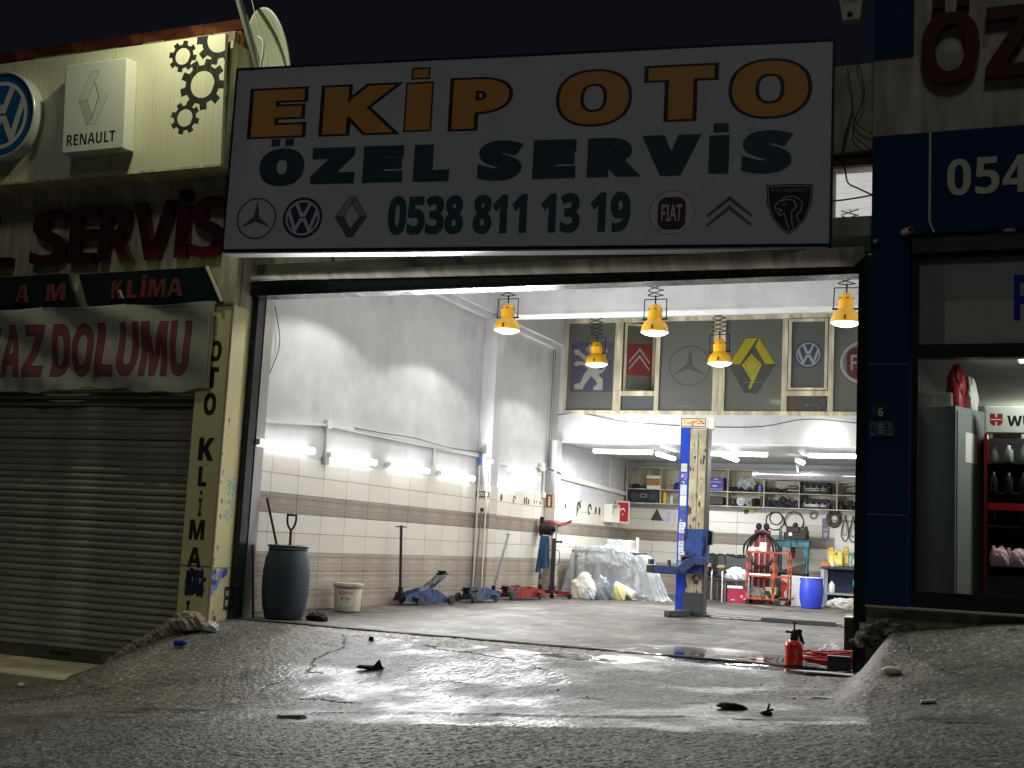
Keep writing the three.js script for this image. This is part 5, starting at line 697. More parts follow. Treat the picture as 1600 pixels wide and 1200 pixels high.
// heap wrapped in clear film, and the full bags before it
{
  const X = 1.0, Z = -11.35, y = .033;
  const u = thing('covered_bench', 'dark bench and machine parts standing under clear plastic film', 'bench', [X, y, Z]);
  part(u, 'top', B(1.35, .05, .75, -.05, .9, 0), mat(0x4c4c4a, .5, { metalness: .3 })); for (const [a, b] of [[-.65, -.32], [.55, -.32], [-.65, .32], [.55, .32]]) part(u, 'leg', B(.06, .86, .06, a, .44, b), greasy);
  part(u, 'engine_block', [RB(.5, .36, .4, -.2, .5, .05, null, .03), RB(.3, .3, .3, .3, .35, .1, null, .03), C(.12, .12, .3, .25, .68, .1, [Math.PI / 2, 0, 0])], greasy); part(u, 'top_case', [RB(.5, .22, .3, .15, 1.05, -.1, null, .02), B(.05, .3, .05, .5, 1.08, -.1)], mat(0xb9b5b0, .6)); part(u, 'lower_crate', [B(.5, .3, .45, .3, .18, .1)], mat(0x5b5d60, .6));
  const N = 120, K = 46, p = [], ix = [], fuv = [];
  for (let k = 0; k <= K; k++) for (let i = 0; i <= N; i++) {
    const th = i / N * 2 * Math.PI, r = k / K, c = Math.cos(th), s = Math.sin(th), q = Math.pow(Math.pow(Math.abs(c), 4) + Math.pow(Math.abs(s), 4), -.25);
    const topR = .46, on = clamp(r / topR), dn = clamp((r - topR) / (1 - topR)), R = on * 1 + dn * .34, fold = Math.sin(th * 13 + 2 * Math.sin(th * 3)) * .05 + Math.sin(th * 29 + 1) * .022 + (fbm(th * 3 + 9, r * 5, 201, 3) - .5) * .12;
    const hx = .72, hz = .42, x = c * q * hx * R * (1 + fold * dn * 1.2), z = s * q * hz * R * (1 + fold * dn * 1.6);
    const top = 1.0 + .17 * Math.exp(-(Math.pow((x - .15) / .32, 2) + Math.pow((z + .1) / .25, 2))) - .13 * ss(.1, .7, x) + .03 * (fbm(x * 4 + 9, z * 4 + 9, 202, 4) - .5), yy = lerp(top, .008 + .015 * Math.max(0, fold * 6), Math.pow(ss(0, 1, dn), 1.15)) + Math.sin(th * 29 + dn * 4) * .012 * on;
    p.push(x + .25 * dn * Math.max(0, c), yy, z); fuv.push(i / N, r);
  }
  for (let k = 0; k < K; k++) for (let i = 0; i < N; i++) { const a = k * (N + 1) + i; ix.push(a, a + 1, a + N + 1, a + 1, a + N + 2, a + N + 1); }
  const g = new THREE.BufferGeometry(); g.setAttribute('position', new THREE.Float32BufferAttribute(p, 3)); g.setAttribute('uv', new THREE.Float32BufferAttribute(fuv, 2)); g.setIndex(ix); g.computeVertexNormals();
  solo('plastic_sheet', g, phys(0xe6ebee, .2, { transmission: .72, bumpMap: tex(512, 256, grey((u, v) => { const a = fbm(u * 60, v * 3, 221, 3), b = fbm(u * 14, v * 5, 222, 4); return Math.pow(1 - Math.abs(a * 2 - 1), 3) * .6 + Math.pow(1 - Math.abs(b * 2 - 1), 6) * .5; })), bumpScale: .05, thickness: 0, side: THREE.DoubleSide, specularIntensity: 1 }), 'clear crinkled plastic film draped over the dark bench', 'sheet', [X, y, Z]);
  solo('white_sack', [lump(.25, .3, .2, 21, .35, 0, 0, 0, 3), lump(.12, .09, .1, 22, .5, .02, .36, .02, 2)], mat(0xd8d4c4, .6), 'full cream white sack tied at the top before the plastic film', 'bag', [.86, y, -10.15]);
  solo('grey_sack', [lump(.17, .27, .16, 23, .4, 0, 0, 0, 3)], phys(0x77808c, .35, { clearcoat: .4 }), 'shiny slate grey rubbish bag beside the cream sack', 'bag', [1.2, y, -10.3]); solo('pale_bag', [lump(.1, .16, .1, 27, .5, 0, 0, 0, 2)], phys(0xb9c0c2, .4), 'small translucent grey bag in front of the cream sack', 'bag', [1.04, y, -9.98]);
  solo('yellow_bag', [lump(.12, .2, .1, 24, .4, 0, 0, 0, 2)], mat(0xd9d08e, .6), 'small yellow paper bag beside the slate grey bag', 'bag', [1.45, y, -10.55]); const wb = solo('white_roll', [rod([-.2, .28, 0], [.2, .1, .05], .08, 14)], mat(0xdedbd2, .7), 'white rolled sheet leaning on the yellow bag', 'roll', [1.5, y, -10.75]);
}
// two post lift: the near column with its carriage, arm and floor plates
{
  const y = .032, blue = mat(0x2c48b8, .4, { roughnessMap: metalRough }), worn = mat(0xffffff, .7, { map: tex(256, 1024, (u, v) => { const a = fbm(u * 6, v * 24, 211, 5), d = ss(.6, .68, fbm(u * 9 + 3, v * 22, 212, 5)); const l = .66 + (a - .5) * .3; return [lerp(l, .25, d), lerp(l * .95, .24, d), lerp(l * .78, .22, d)]; }, { srgb: true, size: [.4, 2.9] }) });
  const t = thing('lift_column', 'blue and worn cream lift column with sticker strip and swung carrying arm', 'car lift', [3.86, y, -6.75], .1);
  part(t, 'base_plate', [B(.62, .03, .5, 0, .015, 0), B(.5, .03, .42, 0, .045, 0)], mat(0x3f4347, .6, { map: wornTint })); part(t, 'column', [BX(-.06, .2, .06, 2.95, -.2, .1)], worn); part(t, 'column_seam', [BX(.065, .075, .06, 2.9, .1, .104)], mat(0x6a6452, .8)); part(t, 'column_flange', [BX(.2, .235, .06, 2.97, -.22, .12)], mat(0x59544b, .5, { metalness: .5 })); part(t, 'side_channel', [BX(-.22, -.07, .06, 3.0, -.16, .08)], blue); part(t, 'foot_block', [BX(-.1, .21, .06, .36, .1, .125)], mat(0x3a3d40, .6));
  part(t, 'sticker_strip', put(new THREE.PlaneGeometry(.12, 1.75), -.145, 1.52, .083), mat(0xffffff, .5, { map: canvasTex(128, 1792, (g, w, h) => { g.fillStyle = '#2c48b8'; g.fillRect(0, 0, w, h); const r = rng(9); let yy = 0; g.fillStyle = '#d7dbb0'; g.fillRect(10, 0, 100, 130); disc(g, 60, 66, 38, null, '#9db03a', 12); g.fillStyle = '#9db03a'; g.fillRect(22, 60, 76, 12); yy = 160; while (yy < h) { const hh = 60 + r() * 130, c = ['#e2e4e6', '#8b8fc0', '#d5d8dc', '#3d4f93', '#c9cdd2', '#7a6fae'][Math.floor(r() * 6)]; g.fillStyle = c; g.fillRect(8, yy, 108, hh - 8); for (let i = 0; i < 7; i++) { g.fillStyle = ['#3a3f55', '#5d6168', '#9a9cb4', '#eef0f2'][Math.floor(r() * 4)]; g.fillRect(12 + r() * 60, yy + 6 + r() * (hh - 30), 10 + r() * 34, 4 + r() * 12); } yy += hh; } }) }));
  part(t, 'carriage', [BX(-.1, .26, 1.0, 1.36, .1, .17), BX(.2, .27, .8, 1.36, -.1, .17), BX(-.08, .2, .66, 1.0, .13, .2)], mat(0x3457a0, .5, { map: wornTint })); part(t, 'carriage_block', BX(.27, .33, 1.12, 1.34, -.08, .08), darkSteel);
  const c = part(t, 'top_box', BX(-.24, .2, 2.98, 3.14, -.1, .1), chalk); c.rotation.y = 0; part(c, 'warning_label', put(new THREE.PlaneGeometry(.4, .14), -.02, 3.06, .102), mat(0xffffff, .5, { map: canvasTex(256, 90, (g, w, h) => { g.fillStyle = '#2f2b28'; g.fillRect(0, 0, w, h); g.fillStyle = '#d9c7a0'; g.fillRect(8, 8, w - 16, h - 16); const r = rng(3); for (let i = 0; i < 40; i++) { g.fillStyle = ['#b5432c', '#d08a2e', '#4a3c30', '#e8e0c8'][i % 4]; g.fillRect(12 + r() * (w - 50), 12 + r() * (h - 34), 6 + r() * 22, 4 + r() * 10); } }) })); part(c, 'white_end', BX(.2, .3, 2.96, 3.15, -.1, .08), mat(0xefefec, .5));
  const arm = mat(0x44568c, .5, { map: wornTint });
  part(t, 'carrying_arm', [RB(.44, .13, .13, -.34, .7, .285, [0, .18, 0], .012), RB(.26, .15, .15, -.04, .78, .26, [0, .18, .75], .012), RB(.28, .13, .22, .12, .86, .2, null, .012)], arm); part(t, 'arm_end', [RB(.1, .12, .14, -.6, .7, .333, [0, .18, 0], .01), C(.05, .05, .08, -.58, .81, .333)], mat(0x3b3430, .6)); part(t, 'arm_gear', [C(.11, .11, .03, -.02, .93, .24, null, 16), rod([-.1, .83, .25], [-.1, .94, .25], .03), C(.03, .03, .1, -.3, .8, .3)], mat(0x30333a, .5)); part(t, 'anchor_leg', [RB(.11, .09, .8, -.08, .05, .6, [0, -.25, 0], .008), B(.07, .05, .005, -.18, .05, 1.0, [0, -.25, 0])], mat(0x55585a, .6, { map: wornTint }));
  const fp = thing('floor_channel', 'flat steel cable cover plates running across the floor from the lift column', 'floor plate', [4.3, y, -6.6], .06), pm = mat(0x9a978e, .5, { metalness: .5, map: wornTint });
  part(fp, 'plate', [B(2.9, .03, .22, 1.35, .016, -.12)], pm); part(fp, 'plate', [B(.75, .02, .24, .35, .011, .16)], pm); part(fp, 'plate', [B(1.1, .06, .1, 1.3, .032, .14)], mat(0x4a4b4c, .6)); part(fp, 'plate', [B(.9, .02, .3, 2.4, .012, .22)], pm);
}

// ---------- back of the garage ----------
const Y0 = .033;
{ // white pigeonhole shelf on the back wall
  const s = thing('pigeonhole_shelf', 'long white two row pigeonhole shelf full of car parts on the back wall', 'shelf', [0, 0, 0]), m = mat(0xe6e3d2, .5, { map: grimeTint });
  part(s, 'back_board', BX(.09, 6.6, 2.1, 2.93, -15.4, -15.385), mat(0xd9d6c3, .6, { map: grimeTint }));
  for (const y of [2.09, 2.415, 2.915]) part(s, 'shelf_board', BX(.07, 6.6, y, y + .022, -15.385, -15.02), m);
  for (const x of [.08, .89, 1.68, 2.465, 3.285, 4.065, 4.88, 5.7, 6.59]) { part(s, 'upright', BX(x - .011, x + .011, 2.112, 2.415, -15.385, -15.025), m); part(s, 'upright', BX(x - .011, x + .011, 2.437, 2.915, -15.385, -15.025), m); }
}
const lo = 2.114, hi = 2.439, sz = -15.17;
{
  const b = thing('speaker_box', 'wide black speaker box with two cones in the shelf corner', 'speaker', [.49, lo, sz]); part(b, 'case', RB(.72, .28, .28, 0, .14, 0, null, .012), mat(0x1d2023, .5)); for (const x of [-.22, .22]) part(b, 'cone', [put(new THREE.TorusGeometry(.085, .014, 8, 24), x, .14, .142), C(.07, .03, .03, x, .14, .135, [Math.PI / 2, 0, 0], 20)], mat(0x3a3d40, .5)); part(b, 'front_panel', B(.24, .1, .012, 0, .16, .142), mat(0x2c2f33, .4)); part(b, 'display', TB([[-.08, .16, .15], [-.06, .19, .15], [.06, .19, .15], [.08, .16, .15], [.06, .13, .15], [-.06, .13, .15]], .006, 30, 5, true), mat(0xbfc6c8, .3));
  const c = thing('tan_carton', 'brown cardboard carton between white boxes on the upper shelf', 'box', [.7, hi + .085, sz]); part(c, 'box', RB(.36, .15, .26, 0, .075, 0, null, .006), mat(0xa97c3e, .8)); part(c, 'tape', B(.06, .002, .262, 0, .151, 0), mat(0xcbb583, .5));
  solo('white_carton', [RB(.34, .08, .26, 0, .04, 0, null, .006)], chalk, 'flat white carton under the brown cardboard carton', 'box', [.72, hi, sz]); solo('white_carton', [RB(.34, .07, .24, 0, .035, 0, null, .006), B(.05, .03, .005, -.05, .04, .122), B(.05, .03, .005, .06, .04, .122)], chalk, 'flat white carton topmost on the brown cardboard carton', 'box', [.71, hi + .238, sz]);
  solo('black_camera_bag', [lump(.12, .07, .1, 301, .4, 0, 0, 0, 2), RB(.14, .07, .12, .17, .035, .02, null, .015)], blackPlastic, 'black lumpy gear bag beside the white carton', 'bag', [.27, hi, sz + .03]);
  const can = (n, l, x, y, r, h, c, cat = 'can') => solo(n, [L([[0, 0], [r, 0], [r, h * .8], [r * .55, h * .9], [r * .5, h], [0, h]], 16)], mat(c, .4), l, cat, [x, y, sz + .06]);
  can('yellow_can', 'tall yellow spray can beside the speaker box', .98, lo, .045, .27, 0xe0b81c); can('white_can', 'white spray can on the lower shelf beside the yellow can', 1.14, lo, .035, .2, 0xd6d9da); can('green_bottle', 'grey green bottle behind the white spray can', 1.06, lo, .03, .18, 0x8a9080, 'bottle'); can('lime_bottle', 'lime bottle with white cap near the lift column', 1.42, lo, .04, .22, 0xb9c452, 'bottle');
  solo('blue_bag', [lump(.25, .12, .12, 303, .25, 0, 0, 0, 2)], mat(0x27407c, .6), 'blue cloth bag on the upper shelf near the lift column', 'bag', [1.4, hi, sz]); solo('pink_rags', [lump(.12, .08, .1, 304, .5, 0, 0, 0, 2)], mat(0xa98a90, .8), 'small heap of faded pink rags beside the blue bag', 'rag', [1.08, hi, sz]);
  const pb = thing('violet_carton', 'violet parts carton with white print on the upper shelf', 'box', [2.16, hi, sz]); part(pb, 'box', RB(.4, .3, .26, 0, .15, 0, null, .006), mat(0x4a3f9c, .5)); part(pb, 'print', [B(.3, .012, .002, 0, .2, .131), B(.1, .03, .002, .0, .11, .131), B(.1, .02, .002, .02, .26, .131), B(.38, .008, .002, 0, .04, .131)], mat(0xd6d3ea, .5));
  solo('black_case', [RB(.5, .2, .24, 0, .1, 0, null, .03)], blackPlastic, 'black plastic case on the lower shelf beside the lift column', 'case', [2.12, lo, sz]);
  const heap = (l, x, y, seeds, c, w = .6, tall = .1) => solo('scrap_parts', seeds.map((s, i) => lump(.09 + .05 * hash(s, 1, 1), tall * (.7 + .6 * hash(s, 2, 1)), .1, s, .7, (i / (seeds.length - 1 || 1) - .5) * w, 0, .05 * (hash(s, 3, 1) - .5), 2, 3.5)), mat(c, .45, { metalness: .45, map: wornTint }), l, 'car part', [x, y, sz], 0, 'loose car parts on the shelf');
  heap('low heap of dark parts under clear film on the shelf', 2.85, hi, [311, 312, 313, 314], 0x3a3b3c, .5, .1); solo('clear_film', [lump(.2, .17, .1, 315, .6, 0, 0, 0, 3, 3)], phys(0xd8dcdc, .3, { transmission: .5, thickness: 0 }), 'crumpled clear film over the dark parts heap', 'film', [2.85, hi + .05, sz]); can('blue_white_can', 'blue and white can beside the clear film heap', 3.18, hi, .045, .17, 0x6a76b8);
  for (let k = 0; k < 4; k++) { const o = solo('alternator', [C(.09, .09, .12, 0, .095, 0, [Math.PI / 2, 0, .2], 16), C(.05, .05, .05, 0, .095, .08, [Math.PI / 2, 0, 0], 12), B(.04, .1, .1, .07, .12, 0)], [greasy, alu, alu, greasy][k], ['small dark alternator at the end of its row', 'silver grey alternator second in its row', 'bright silver alternator third in its row', 'dull alternator beside the upright block'][k], 'car part', [2.58 + k * .17, lo, sz + .02 * (k % 2)], .3 * k, 'alternators on the lower shelf'); o.scale.setScalar(.95 + .1 * (k % 2)); }
  solo('upright_block', [RB(.07, .24, .15, 0, .12, 0, null, .008)], greasy, 'narrow upright grey block beside the alternators', 'car part', [3.22, lo, sz]);
  heap('long low heap of grey castings on the upper shelf', 3.55, hi, [321, 322, 323], 0x55565a, .4, .08); solo('starter_motor', [C(.065, .065, .3, 0, .065, 0, [0, 0, Math.PI / 2], 16), C(.04, .04, .2, .02, .14, .02, [0, 0, Math.PI / 2], 12)], alu, 'bright cylindrical starter motor on the upper shelf', 'car part', [3.88, hi, sz]);
  heap('heap of round and pointed dark castings on the lower shelf', 3.68, lo, [331, 332, 333, 334, 335], 0x4a4b4f, .55, .12);
  for (const [x, y, l, a] of [[4.44, hi, 'large dark engine cylinder head on the upper shelf', .3], [4.44, lo, 'dark flat engine block casting on the lower shelf', .22]]) {
    const h = thing('cylinder_head', l, 'engine part', [x, y, sz], 0, 'engine heads on the shelf'); part(h, 'casting', [RB(.62, a * .55, .24, -.02, a * .275, 0, null, .015), RB(.56, a * .45, .18, -.02, a * .77, -.02, null, .02)], greasy); part(h, 'port', [0, 1, 2, 3].flatMap(k => [C(.035, .035, .03, -.24 + k * .15, a * .75, .08, [Math.PI / 2, 0, 0], 12)]), mat(0x16161a, .6)); part(h, 'bolt', [0, 1, 2, 3, 4].map(k => C(.014, .014, .03, -.26 + k * .13, a * .52, .125, [Math.PI / 2, 0, 0], 8)), alu); part(h, 'rail', [B(.5, .02, .02, -.02, a * .25, .125), B(.5, .02, .02, -.02, a * .38, .125)], alu); part(h, 'pulley', C(.07, .07, .06, .32, .08, .02, [Math.PI / 2, 0, 0], 16), greasy);
  }
  solo('wiring_loom', [TB([[-.25, .03, .05], [-.22, .14, .05], [-.02, .2, .05], [.08, .26, .05], [.14, .24, .05], [.2, .32, .05], [.26, .34, .05]], .014, 40), TB([[-.25, .03, .05], [-.05, .04, .08], [.2, .04, .02]], .02, 20)], blackPlastic, 'black wiring loom rearing up at the shelf end', 'cable', [5.25, hi, sz]); heap('dark cone shaped casting heap at the lower shelf end', 5.15, lo, [341, 342, 343], 0x3f4044, .4, .12);
}
{ // round duct and its straps below the soffit
  const d = thing('round_duct', 'shiny galvanised round duct hung under the mezzanine', 'duct', [3.5, 2.72, -13.3]); const parts = [[C(.13, .13, 1.6, .8, 0, 0, [0, 0, Math.PI / 2], 32)], [C(.13, .13, 1.9, 2.56, .0, 0, [0, 0, Math.PI / 2], 32)]]; for (const g of parts) part(d, 'pipe', g, galv); part(d, 'flange', C(.142, .142, .05, 1.6, 0, 0, [0, 0, Math.PI / 2], 32), galv); part(d, 'flex_end', put(new THREE.CylinderGeometry(.12, .13, .1, 24), -.04, 0, 0, [0, 0, Math.PI / 2]), mat(0x9a9c9c, .4, { metalness: .7 })); part(d, 'strap', [B(.05, .3, .01, .85, .2, .13), B(.05, .01, .27, .85, .34, 0)], alu); part(d, 'strap', [B(.08, .3, .01, 2.4, .2, .13)], alu);
}
const wallItem = (n, l, cat, g, m, pos, grp) => solo(n, g, m, l, cat, pos, 0, grp);
wallItem('hose_ring', 'double loop of black hose hung on the back wall', 'hose', [put(new THREE.TorusGeometry(.2, .012, 8, 40), 0, 0, 0), put(new THREE.TorusGeometry(.14, .01, 8, 36), .02, .06, .01)], rubber, [3.48, 1.82, -15.375]);
wallItem('cable_ring', 'single thin loop of black cable hung above the press', 'cable', [put(new THREE.TorusGeometry(.21, .009, 8, 40), 0, 0, 0), put(new THREE.TorusGeometry(.2, .006, 8, 40), .02, -.03, .006)], rubber, [3.9, 1.83, -15.375]);
wallItem('belt_ring', 'small twisted grey belt ring on the back wall', 'belt', [put(new THREE.TorusGeometry(.07, .022, 8, 20), 0, 0, 0)], mat(0x8a857c, .7), [4.33, 1.98, -15.375]); wallItem('wire_coil', 'thick brown wire coil hung under the shelf', 'coil', [put(new THREE.TorusGeometry(.12, .05, 8, 24), 0, 0, 0).scale(1, 1.2, .6)], mat(0x6b5d4a, .8, { map: wornTint }), [4.78, 1.92, -15.36]);
for (let k = 0; k < 4; k++) wallItem('cable_bundle', 'drooping bundle of dark cables hung on the hook rail', 'cable', [TB([[0, .15, 0], [.05, -.05, .01], [.07, -.32, .01], [.0, -.42, .01], [-.08, -.3, .01], [-.05, -.05, .01], [0, .15, 0]], .009, 40), TB([[.01, .15, .01], [.03, -.1, .02], [.04, -.26, .02], [-.03, -.3, .02], [-.04, -.05, .02], [.0, .15, .01]], .007, 30)], rubber, [5.02 + k * .17, 1.86 - .02 * (k % 2), -15.36], 'cable bundles on the hook rail');
{
  const r = thing('grid_rack', 'white wire grid rack with green rails on the back wall', 'rack', [5.25, 1.15, -15.38]), g = []; for (let k = 0; k < 12; k++) g.push(rod([-.45 + k * .08, .1, 0], [-.45 + k * .08, .68, 0], .004, 5)); for (let k = 0; k < 8; k++) g.push(rod([-.45, .12 + k * .08, .004], [.45, .12 + k * .08, .004], .004, 5)); part(r, 'grid', g, chalk); part(r, 'back_sheet', BX(-.45, .45, .08, .7, -.008, -.002), mat(0xdad8cf, .6)); part(r, 'rail', [BX(-.5, .5, .72, .75, 0, .02)], mat(0x5d9a72, .5)); part(r, 'rail', [BX(-.5, .5, .0, .05, 0, .03)], mat(0x5d9a72, .5));
  wallItem('grey_poster', 'narrow grey poster strip with pale print on the back wall', 'poster', [put(new THREE.BoxGeometry(.16, .5, .006), 0, 0, 0)], mat(0xffffff, .6, { map: canvasTex(64, 200, (c, w, h) => { c.fillStyle = '#6b6c78'; c.fillRect(0, 0, w, h); c.fillStyle = '#b5b7c2'; c.fillRect(14, 96, 38, 10); c.fillRect(22, 126, 20, 40); c.fillRect(10, 140, 44, 10); }) }), [4.6, 1.68, -15.385]);
  wallItem('triangle_sticker', 'dark triangular warning sticker on the back wall under the shelf', 'sticker', [EX([[-.15, 0], [.15, 0], [0, .28]], .004)], mat(0x3c3b40, .6), [.72, 1.72, -15.39]);
  for (const [x, i] of [[1.02, 0], [1.28, 1], [1.5, 2]]) wallItem('paper_notice', ['pale bluish paper notice with printed lines under the shelf', 'blank cream paper notice between two others under the shelf', 'white paper notice nearest the lift column under the shelf'][i], 'paper', [put(new THREE.BoxGeometry(.2, .3, .004), 0, 0, 0)], mat(0xffffff, .7, { map: canvasTex(64, 96, (c, w, h) => { c.fillStyle = ['#d5d9e2', '#d9d8cc', '#e2e4e8'][i]; c.fillRect(0, 0, w, h); c.fillStyle = '#8a90a4'; if (i !== 1) for (let k = 0; k < 12; k++) c.fillRect(8, 10 + k * 6.6, 30 + 18 * hash(k, i, 3), 2); }) }), [x, 1.82, -15.39], 'paper notices under the shelf');
  solo('yellow_tag', [B(.12, .1, .004)], mat(0xcbb964, .6), 'small yellow tag stuck below the shelf edge', 'tag', [2.95, 2.03, -15.36]); solo('small_ring', [put(new THREE.TorusGeometry(.035, .012, 8, 16), 0, 0, 0)], rubber, 'tiny black ring hung under the shelf edge', 'ring', [2.82, 2.0, -15.36]);
}
function chair(label, x, z, turn) {
  const t = thing('arm_chair', label, 'chair', [x, Y0, z], turn, 'black chairs along the back wall'), frame = mat(0xcfd0d0, .3, { metalness: .7 }), mesh = mat(0x23252a, .7);
  part(t, 'seat', RB(.5, .06, .48, 0, .44, .02, null, .025), mesh);
  const g = new THREE.PlaneGeometry(.52, .46, 14, 10), p = g.attributes.position; for (let i = 0; i < p.count; i++) { const u = p.getX(i) / .26; p.setZ(i, -.05 * (1 - u * u)); p.setY(i, p.getY(i) + .035 * u * u * (p.getY(i) > .1 ? 1 : 0)); } g.computeVertexNormals(); part(t, 'backrest', put(g, 0, .73, -.24, [-.16, 0, 0]), mat(0x2a2c31, .6, { side: THREE.DoubleSide })); part(t, 'back_frame', TB([[-.27, .48, -.2], [-.275, .72, -.24], [-.27, .98, -.28], [0, .94, -.31], [.27, .98, -.28], [.275, .72, -.24], [.27, .48, -.2]], .013, 40, 8), blackIron);
  for (const s of [-1, 1]) { part(t, 'leg', TB([[.27 * s, .0, .26], [.27 * s, .35, .24], [.28 * s, .6, .2], [.28 * s, .66, .08], [.28 * s, .64, -.2]], .018, 24, 8), frame); part(t, 'leg', [rod([.26 * s, 0, -.26], [.25 * s, .45, -.18], .014)], frame); part(t, 'armrest', [B(.05, .03, .32, .28 * s, .675, .02)], blackPlastic); }
  return t;
}
chair('black mesh armchair beside the plastic draped bench', 2.0, -14.4, -.1); chair('black mesh armchair directly behind the lift column', 2.45, -14.6, .1); chair('black mesh armchair with boxes on its arms beside the lift column', 2.72, -14.1, 0); chair('black mesh armchair holding a white bundle above the crimson box', 3.12, -13.3, .12);
solo('white_bundle', [lump(.24, .16, .18, 351, .45, 0, 0, 0, 3, 3)], mat(0xd3d3d0, .5), 'crumpled white plastic bundle on the armchair seat', 'bundle', [3.13, Y0 + .475, -13.25]);
solo('thin_cartons', [B(.42, .025, .12, 0, .012, 0), B(.4, .025, .12, .02, .04, 0, [0, .05, 0]), B(.18, .09, .12, .28, .055, .02)], mat(0xb58f52, .7), 'small stack of flat tan cartons on the chair arm', 'box', [2.75, Y0 + .7, -13.95]); solo('label_carton', [B(.22, .08, .16, 0, .04, 0), B(.12, .04, .004, 0, .04, .081)], mat(0xb59a6a, .7), 'small tan carton with brown label on the chair arm behind the lift', 'box', [2.2, Y0 + .7, -14.32]);
{
  const b = thing('crimson_box', 'crimson carton with white lid edge under the white bundle chair', 'box', [3.18, Y0, -13.25], .1); part(b, 'carton', RB(.42, .3, .3, 0, .15, 0, null, .006), mat(0x8c1434, .6)); part(b, 'print', [B(.08, .015, .003, -.1, .06, .152), B(.04, .04, .003, .08, .14, .152), B(.05, .02, .003, .14, .09, .152)], mat(0xd9b9c0, .6)); part(b, 'lid', [B(.32, .05, .31, -.06, .325, .0)], chalk);
  const c = thing('hose_hoist', 'red two post hose stand with black hoses coiled round it', 'stand', [3.42, Y0, -14.35], .1), red = mat(0xa8242c, .42, { map: wornTint }); for (const s of [-1, 0, 1]) part(c, 'post', B(.09, 1.5, .09, s * .12, .8, -.02 * s), red); part(c, 'foot', [B(.5, .06, .5, 0, .03, 0)], red); part(c, 'cross_piece', [B(.34, .06, .12, 0, 1.5, 0)], red); for (const s of [-1, 1]) part(c, 'roller', S(.075, s * .08, 1.62, .03, .9, 1.1, 1), rubber); part(c, 'grey_knuckle', B(.08, .06, .08, 0, 1.57, .03), alu);
  const hs = [], r = rng(77); for (let k = 0; k < 8; k++) { const w = .22 + r() * .16, dp = .55 + r() * .35, o = (r() - .5) * .06; hs.push(TB([[o, 1.52 - r() * .05, .08 + k * .014], [w, 1.2 + o, .1 + k * .014], [w * .8, 1.45 - dp, .1 + k * .014], [0, 1.35 - dp, .1 + k * .014], [-w * .8, 1.45 - dp, .1 + k * .014], [-w, 1.2, .1 + k * .014]], .014, 50, 6, true)); } solo('air_hose', hs, rubber, 'many loops of black air hose hung on the red two post stand', 'hose', [3.42, Y0, -14.35], .1);
  const t = thing('orange_trolley', 'orange tube frame trolley with three shelves on casters', 'trolley', [3.8, Y0, -13.25], .06), or = mat(0xc2512c, .5, { map: wornTint }); for (const [x, z] of [[-.42, -.22], [-.42, .22], [.12, .22], [.42, -.22], [.42, .22], [.12, -.22]]) part(t, 'post', B(x === .12 ? .05 : .035, 1.0, .035, x, .58, z), or); for (const y of [.12, .58, 1.07]) part(t, 'rail', [B(.84, .035, .03, 0, y, .22), B(.84, .035, .03, 0, y, -.22), B(.03, .035, .44, -.42, y, 0), B(.03, .035, .44, .42, y, 0)], or); part(t, 'tray', B(.82, .015, .42, 0, .11, 0), mat(0x8a6f4c, .7)); part(t, 'tray', B(.52, .015, .42, -.15, .575, 0), mat(0x7d7a74, .6)); part(t, 'tray', B(.5, .02, .4, -.15, 1.075, 0), or); for (const [x, z] of [[-.4, .2], [.0, .2], [.4, .2], [-.4, -.2], [.4, -.2]]) part(t, 'caster', [C(.045, .045, .03, x, .046, z, [Math.PI / 2, 0, 0], 14), B(.04, .04, .04, x, .09, z)], rubber);
  const on = (n, l, cat, g, m, dx, dy, dz) => solo(n, g, m, l, cat, [3.8 + dx, Y0 + dy, -13.25 + dz]); on('white_packet', 'white packet with dark mark standing on the orange trolley', 'box', [RB(.13, .18, .08, 0, .09, 0, null, .01), B(.05, .06, .004, .01, .07, .042)], mat(0xe6e6e6, .5), -.12, 1.087, .05); on('cloth_heap', 'small pale cloth heap on top of the orange trolley', 'cloth', [lump(.14, .05, .1, 361, .5, 0, 0, 0, 2)], mat(0xcfc9c2, .8), -.3, 1.087, .05); on('white_bar', 'long white bar lying on the middle tray of the orange trolley', 'bar', [B(.42, .045, .06, 0, .022, 0)], chalk, -.15, .585, .1); on('brown_sack', 'slumped brown sack on the lowest tray of the orange trolley', 'sack', [lump(.2, .15, .14, 362, .4, 0, 0, 0, 3)], mat(0x6a6058, .8), -.22, .12, .02); on('yellow_crate', 'pale yellow plastic crate on the lowest tray of the orange trolley', 'crate', [B(.2, .24, .2, 0, .12, 0), B(.23, .03, .23, 0, .225, 0)], mat(0xb9b476, .6), .06, .12, -.03); on('dark_casting', 'dark curved casting on the lowest tray beside the yellow crate', 'car part', [put(new THREE.TorusGeometry(.12, .04, 8, 20, 3.4), 0, .16, 0, [0, 0, 3.1]), RB(.2, .05, .2, .22, .03, .05, null, .02)], greasy, .12, .12, .12);
  on('printed_card', 'white card with red and black print leaning behind the orange trolley', 'card', [put(new THREE.BoxGeometry(.42, .62, .02), 0, .31, 0)], mat(0xffffff, .6, { map: canvasTex(128, 188, (c, w, h) => { c.fillStyle = '#dededc'; c.fillRect(0, 0, w, h); c.fillStyle = '#c23a30'; c.beginPath(); c.arc(8, 70, 36, 0, 7); c.fill(); c.fillRect(0, 90, 22, 70); c.strokeStyle = '#2b2b2b'; c.lineWidth = 7; c.beginPath(); c.moveTo(30, 150); c.lineTo(52, 166); c.lineTo(84, 140); c.stroke(); }) }), .38, 0, -.42);
}
